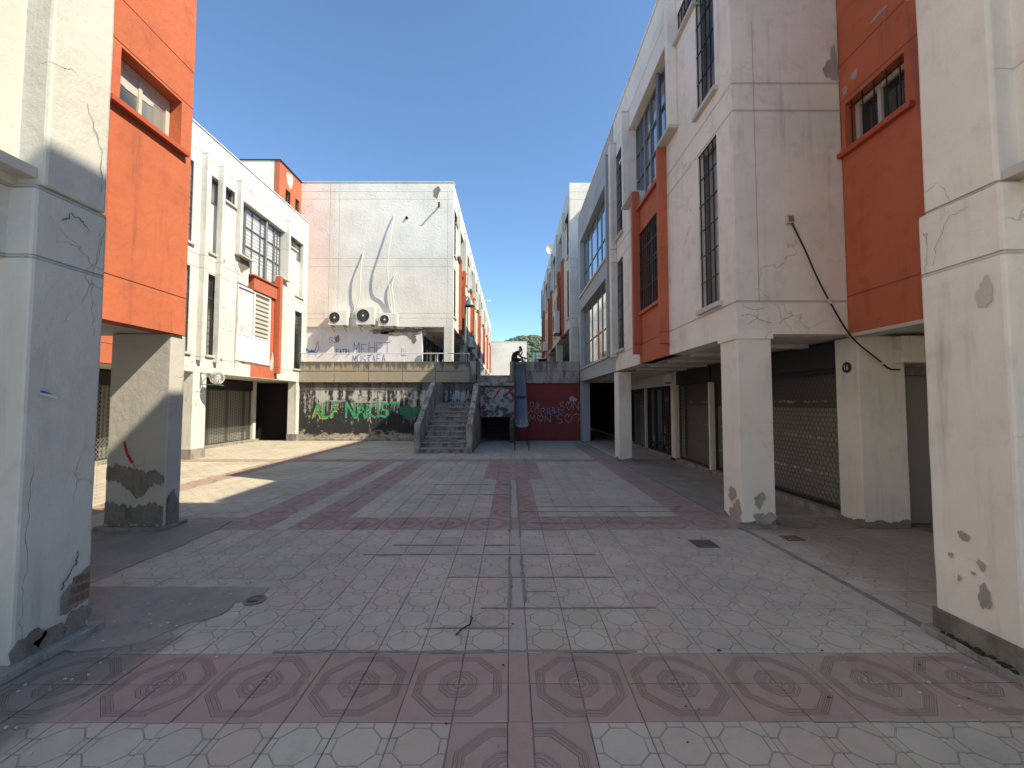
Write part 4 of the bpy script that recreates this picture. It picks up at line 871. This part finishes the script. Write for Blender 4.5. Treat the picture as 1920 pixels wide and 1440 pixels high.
ac('large air conditioner on the right terrace facade beside orange fins', (2.95, 25.0, 5.9), -math.pi / 2, 1.0, 1.35, group='air conditioners in the terrace corridor')
ac('small air conditioner low on the right terrace facade', (2.95, 33.5, 5.9), -math.pi / 2, .85, .75, group='air conditioners in the terrace corridor')
def hose(label, pts, grp):
    t = MB(); P = [Vector(p) for p in pts]; Q = []
    for i in range(len(P) - 1):
        p0, p1, p2, p3 = P[max(i - 1, 0)], P[i], P[i + 1], P[min(i + 2, len(P) - 1)]
        for k in range(6): u = k / 6; Q.append(.5 * ((2 * p1) + (p2 - p0) * u + (2 * p0 - 5 * p1 + 4 * p2 - p3) * u * u + (3 * p1 - p0 - 3 * p2 + p3) * u ** 3))
    Q.append(P[-1]); t.tube(Q, .032, 6); o = t.build('hose', 'wire', smooth=False); tag(o, label, 'hose', grp); return o
hose('long pale hose hanging from high on the gable wall', [(-6.11, 20.98, 11.5), (-6.13, 20.86, 11.1), (-6.22, 20.70, 10.0), (-6.28, 20.60, 9.2), (-6.3, 20.62, 8.2), (-6.22, 20.8, 7.3), (-6.12, 20.9, 6.2)], 'hoses on the gable wall')
hose('shorter pale hose hanging to the middle air conditioner', [(-7.69, 20.98, 9.52), (-7.70, 20.9, 9.2), (-7.72, 20.76, 8.5), (-7.74, 20.76, 7.6), (-7.85, 20.85, 6.9), (-8.15, 20.93, 6.1)], 'hoses on the gable wall')
hose('thin pale hose leaving the small hole below mid gable', [(-5.95, 20.98, 8.42), (-6.05, 20.92, 8.2), (-6.14, 20.85, 7.7), (-6.05, 20.86, 6.9), (-6.02, 20.93, 6.25)], 'hoses on the gable wall')
tag(MB().bar((-3.78, 21, 11.95), (-3.7, 20.6, 11.98), .05, 10).build('pipe', 'iron'), 'dark pipe stub poking out near the top of the gable', 'pipe')
tag(MB().lathe([(.03, 0), (.07, -.05), (.075, .03)], (-5.45, 20.98, 11.35), 'y', 12, True).build('vent_hole', 'iron'), 'small dark round vent in the upper gable wall', 'vent')
# bell lamp on the terrace
t = thing('street_lamp', 'grey green street lamp with bell shade on the terrace', 'street lamp', (-2.24, 20.0, 3.0))
MB().lathe([(.06, 0), (.06, .3), (.045, .4), (.04, 3.3), (.05, 3.45)], (0, 0, 0), 'z', 12).build('pole', 'lampgreen', t)
MB().tube([(0, 0, 3.4), (.02, 0, 3.85), (.12, 0, 3.95), (.2, 0, 3.85)], .025, 8).build('arm', 'lampgreen', t)
MB().lathe([(.03, .16), (.08, .15), (.12, .05), (.26, -.22), (.27, -.27), (.25, -.27), (.1, .0)], (.2, 0, 3.72), 'z', 22).build('shade', 'lampgreen', t, smooth=True); MB().lathe([(.001, -.1), (.06, -.06), (.06, .02), (.001, .05)], (.2, 0, 3.62), 'z', 12).build('bulb', 'paper', t, smooth=True)
# globe wall lamp
m = N('clear_globe'); m.b.inputs['Transmission Weight'].default_value = .85; M['globe'] = m.out((.85, .86, .84), .12)
t = thing('wall_lamp', 'wall lamp with clear globe on a bracket fixed to the white column', 'wall lamp', (-9.6, 12.65, 2.15))
MB().bar((0.01, 0, .02), (.01, 0, .48), .018, 6).build('mount', 'lampgreen', t)
MB().tube([(.01, 0, .46), (.12, .0, .46), (.52, .0, .1), (.72, 0, .08)], .018, 6).tube([(.01, 0, .12), (.52, 0, .1)], .014, 6).tube([(.01, 0, .12), (.22, 0, .36)], .012, 6).build('arm', 'lampgreen', t)
MB().lathe([(.001, -.2)] + [(.2 * math.sin(a), -.2 * math.cos(a)) for a in [math.pi * k / 12 for k in range(1, 12)]] + [(.001, .2)], (.52, 0, .31), 'z', 24).build('globe', 'globe', t, smooth=True)
MB().lathe([(.05, -.2), (.07, -.05), (.06, .04), (.001, .06)], (.52, 0, .31), 'z', 12).build('bulb', 'paper', t)
# satellite dish, camera
t = thing('satellite_dish', 'pale satellite dish on the roof edge of the right corridor building', 'satellite dish', (3.1, 31.2, 13.2))
MB().lathe([(.001, .1), (.16, .08), (.3, .03), (.36, -.02)], (-.1, 0, .35), 'y', 20).build('dish', 'sill', t, smooth=True).rotation_euler = (R(10), 0, R(25)); MB().bar((0, 0, -.1), (-.05, .05, .35), .03, 6).build('mast', 'iron', t)
t = thing('roof_spotlight', 'small white spotlight on an arm at the left corridor roof edge', 'spotlight', (-3.0, 44.5, 12.85))
MB().bar((0, 0, 0), (.55, 0, 0), .03, 6).build('arm', 'acwhite', t); MB().box(.35, .75, -.12, .12, -.12, .08).build('head', 'acwhite', t, .02)
# cable
pts = [(3.9, 5.56, 4.19), (4.03, 5.5, 3.78), (4.16, 5.48, 3.41), (4.33, 5.47, 3.04), (4.62, 5.5, 2.59), (4.99, 5.52, 2.28), (5.15, 5.55, 2.17), (5.28, 5.57, 2.15), (5.45, 5.66, 2.17)]
t = thing('cable', 'black cable sagging from the junction box down past the orange wall', 'cable'); P = [Vector(p) for p in pts]; Q = []
for i in range(len(P) - 1):
    p0, p1, p2, p3 = P[max(i - 1, 0)], P[i], P[i + 1], P[min(i + 2, len(P) - 1)]
    for k in range(6): u = k / 6; Q.append(.5 * ((2 * p1) + (p2 - p0) * u + (2 * p0 - 5 * p1 + 4 * p2 - p3) * u * u + (3 * p1 - p0 - 3 * p2 + p3) * u ** 3))
MB().tube(Q, .011, 6).build('wire', 'black', t)
for q in (17, 31): MB().bar(Q[q], Q[q + 1], .014, 6).build('tie', 'paper', t)
t = thing('junction_box', 'broken junction box where the black cable leaves the cream wall', 'junction box', (3.88, 5.6, 4.25))
MB().box(-.05, .05, -.05, 0, -.06, .06).build('box', 'sill', t, .008); MB().box(-.03, .035, -.056, -.05, -.04, .035).build('cover', 'cement', t)
# number plaque
t = thing('number_plaque', 'round dark plaque with number 16 on the pillar edge', 'plaque', (4.772, 5.78, 2.2))
MB().lathe([(.001, 0), (.075, 0), (.078, -.008), (.001, -.012)], (0, 0, 0), 'x', 24).build('disc', 'iron', t); strokes(PL('X', 0, -1), word('16', .045, -.035, .07, .035, .4, dirn=-1), .012, .014).build('digits', 'print', t)
# sticker, lamp box
t = thing('sticker', 'torn blue and white sticker on the nearest left column', 'sticker', (-3.118, 2.76, 1.755)); q = PL('X', 0, 1)
MB().prism([(.004, -.05, .0), (.004, .055, -.03), (.004, .06, -.02), (.004, 0, .015), (.004, -.05, .03)], (.001, 0, 0)).build('paper', 'paper', t); MB().prism([(.006, -.048, .012), (.006, .03, -.002), (.006, -.01, .018), (.006, -.048, .028)], (.001, 0, 0)).build('print', 'blue', t)
t = thing('lamp_box', 'small grey lamp housing under the arcade ceiling beside the shutter', 'light fixture', (4.7, 12.2, 2.3)); MB().box(-.08, .08, -.1, .1, 0, .28).build('housing', 'acwhite', t, .02); MB().box(-.06, .06, -.08, .08, -.03, 0).build('lens', 'glass', t)
# drains
t = thing('floor_drain', 'round floor drain with metal ring in the cement patch', 'drain', (-2.2, 3.6, .006))
MB().lathe([(.085, 0), (.085, .006), (.06, .007), (.06, -.002)], (0, 0, 0), 'z', 24).build('ring', 'cement', t); MB().lathe([(.001, .001), (.06, .001)], (0, 0, 0), 'z', 20).build('hole', 'dark', t)
g = MB()
for k in range(-2, 3): g.box(k * .022 - .003, k * .022 + .003, -.05, .05, .002, .006)
g.build('grate', 'rust', t)
def grate(label, x, y, w_, d_):
    t = thing('drain_grate', label, 'drain grate', (x, y, .004), 'square drain grates in the paving'); g = MB(); g.box(-w_ / 2, w_ / 2, -d_ / 2, d_ / 2, -.004, .0005); g.build('pit', 'nearblack', t); g = MB()
    for k in range(9): xx = -w_ / 2 + w_ * k / 8; g.box(xx - .006, xx + .006, -d_ / 2, d_ / 2, .001, .006)
    for k in (0, 3): yy = -d_ / 2 + d_ * k / 3; g.box(-w_ / 2, w_ / 2, yy - .005, yy + .005, .002, .0075)
    g.build('grate', 'grateiron', t)
grate('rusty square drain grate in the paving near the right column', 2.32, 5.0, .26, .24)
grate('brown drain grate just inside the right arcade', 3.52, 5.2, .22, .16)
# litter
tag(MB().tube([(-.40, 3.06, .01), (-.37, 3.12, .018), (-.31, 3.2, .014), (-.30, 3.26, .03), (-.315, 3.3, .02)], .006, 5).build('twig', 'wood'), 'dry curled twig lying on the sealed tile joint', 'twig')
lm = MB(); rn = random.Random(12)
for _ in range(260):
    x = rn.gauss(0, 3); y = rn.uniform(2.0, 16); s = rn.uniform(.006, .018); a = rn.uniform(0, 6.28); dx, dy = math.cos(a) * s, math.sin(a) * s * .5
    if abs(x) > 3.0 and y < 6.2: continue
    lm.quad((x - dx, y - dy, .006), (x + dy, y - dx * .5, .009), (x + dx, y + dy, .006), (x - dy, y + dx * .5, .012))
o = lm.build('litter', 'leaf'); tag(o, 'scattered dry leaf crumbs on the paving', kind='stuff')
lm = MB()
for _ in range(220):
    x = rn.choice((-1, 1)) * rn.gauss(2.9, .5); y = rn.uniform(2.0, 5.4); s = rn.uniform(.003, .009)
    lm.box(x - s, x + s, y - s * .7, y + s * .7, .004, .004 + s)
o = lm.build('rubble_crumbs', 'sill'); tag(o, 'pale plaster crumbs scattered below the columns', kind='stuff')
mm = MB()
for _ in range(90):
    y = rn.uniform(2.1, 3.0); x = 3.09 + rn.uniform(-.02, .02); s = rn.uniform(.006, .02); mm.lathe([(.001, s), (s, s * .5), (s, 0)], (x, y, .055), 'z', 5)
M['moss'] = plain('dark_moss', (.03, .035, .018), .95, 0, .4); tag(mm.build('moss', 'moss'), 'dark moss along the kerb of the right block', kind='stuff')
# basin and ivy
t = thing('basin', 'black round basin resting on the right parapet', 'basin', (1.42, 18.66, 3.575)); MB().lathe([(.14, 0), (.2, .1), (.21, .11), (.19, .11), (.13, .02), (.001, .02)], (0, 0, 0), 'z', 20).build('bowl', 'black', t)
t = thing('drying_rack', 'small dark metal rack standing behind the right parapet', 'rack', (1.55, 21.0, 3.0)); r_ = MB()
for z in (.9, 1.1, 1.3): r_.bar((-.3, 0, z), (.3, 0, z), .015, 5)
r_.build('shelf_bars', 'iron', t); r_ = MB()
for x in (-.3, .3): r_.bar((x, 0, 0), (x, 0, 1.35), .018, 5)
r_.build('frame', 'iron', t)
t = thing('climbing_plant', 'green climber hanging on the right corridor column', 'plant', (3.45, 22.6, 3.0)); iv = MB()
for _ in range(420):
    z = rn.uniform(.6, 2.65); x = rn.gauss(0, .10 + .03 * z); y = rn.gauss(0, .12); s = rn.uniform(.025, .05); a = rn.uniform(0, 6.28); b = rn.uniform(-1, 1)
    iv.quad((x - s * math.cos(a), y - s * math.sin(a), z), (x, y, z - s * b - .02), (x + s * math.cos(a), y + s * math.sin(a), z + .01), (x, y + .01, z + s))
iv.build('leaves', 'ivy', t)['kind'] = 'stuff'; MB().tube([(0, 0, 0), (.05, .02, 1), (-.03, 0, 2), (0, 0, 2.65)], .015, 5).build('stem', 'wood', t)

# ================================================================= PERSON sitting on the parapet end
pt = thing('person', 'man in dark t-shirt sitting hunched on the parapet, hand at his chin', 'person', (.12, 18.78, 3.57))
def skin(name, verts, edges, radii, mat, parent, root=0, sub=2):
    me = bpy.data.meshes.new(name); me.from_pydata(verts, edges, []); o = mk(name, me, parent); me.materials.append(M[mat])
    md = o.modifiers.new('skin', 'SKIN'); lay = me.skin_vertices[0] if len(me.skin_vertices) else None
    if lay is None:
        bm = bmesh.new(); bm.from_mesh(me); bm.verts.layers.skin.verify(); bm.to_mesh(me); bm.free(); lay = me.skin_vertices[0]
    for i, r in enumerate(radii): lay.data[i].radius = r if isinstance(r, tuple) else (r, r); lay.data[i].use_root = (i == root)
    s_ = o.modifiers.new('sub', 'SUBSURF'); s_.levels = s_.render_levels = sub; return o
V = [(0, .0, .10), (.03, 0, .24), (.10, 0, .36), (.20, -.0, .45), (.27, 0, .49), (.33, 0, .55), (.35, 0, .64),         # 0 pelvis..6 skull
     (.19, -.18, .42), (.30, -.20, .22), (.38, -.10, .40), (.40, -.06, .46),                                              # 7 near arm: shoulder elbow wrist hand (chin)
     (.19, .18, .42), (.38, .20, .24), (.60, .16, .17), (.67, .15, .15),                                                  # 11 far arm reaching forward
     (.03, -.10, .08), (.42, .05, .14), (.43, .28, -.28), (.53, .28, -.36),                                               # 15 near leg folded behind the wall
     (.03, .10, .08), (.44, .22, .14), (.48, .36, -.28), (.58, .36, -.36)]
Ed = [(0, 1), (1, 2), (2, 3), (3, 4), (4, 5), (5, 6), (3, 7), (7, 8), (8, 9), (9, 10), (3, 11), (11, 12), (12, 13), (13, 14), (0, 15), (15, 16), (16, 17), (17, 18), (0, 19), (19, 20), (20, 21), (21, 22)]
Rd = [(.15, .12), (.145, .115), (.16, .12), (.13, .10), .055, .095, .10, .065, .045, .032, .038, .065, .045, .032, .036, .085, .062, .045, .045, .085, .062, .045, .045]
skin('body', V, Ed, Rd, 'skin', pt)
skin('t_shirt', [V[0], V[1], V[2], V[3], (.24, 0, .475), V[7], (.25, -.195, .31), V[11], (.29, .195, .33)], [(0, 1), (1, 2), (2, 3), (3, 4), (3, 5), (5, 6), (3, 7), (7, 8)], [(.165, .135), (.16, .13), (.175, .135), (.145, .115), .07, .08, .062, .08, .062], 'tee', pt)
skin('shorts', [(0, 0, .10), (.03, -.10, .085), (.30, .0, .125), (.03, .10, .085), (.31, .19, .125)], [(0, 1), (1, 2), (0, 3), (3, 4)], [(.155, .13), .098, .08, .098, .08], 'shorts', pt)
skin('hair', [(.28, 0, .60), (.32, 0, .665), (.385, 0, .68)], [(0, 1), (1, 2)], [(.095, .10), (.10, .10), (.07, .07)], 'hair', pt)
skin('nose', [(.42, 0, .60), (.447, 0, .585)], [(0, 1)], [.015, .012], 'skin', pt)
for sy in (-.085, .085): skin('ear', [(.335, sy, .60), (.338, sy * 1.06, .625)], [(0, 1)], [.016, .016], 'skin', pt)
for (hx, hy, hz_), d in (((.40, -.06, .46), (.02, .0, .07)), ((.67, .15, .15), (.08, 0, -.02))):
    for k in range(4): o_ = Vector((hx, hy + (k - 1.5) * .018, hz_)); dv = Vector(d) * (1 - .08 * abs(k - 1.2)); skin('finger', [tuple(o_), tuple(o_ + dv * .6), tuple(o_ + dv + Vector((.0, .0, -.015)))], [(0, 1), (1, 2)], [.009, .0085, .007], 'skin', pt, sub=1)
    o_ = Vector((hx, hy + .035, hz_)); skin('thumb', [tuple(o_), tuple(o_ + Vector(d) * .4 + Vector((0, .02, 0))), tuple(o_ + Vector(d) * .65 + Vector((0, .02, .0)))], [(0, 1), (1, 2)], [.011, .0095, .008], 'skin', pt, sub=1)
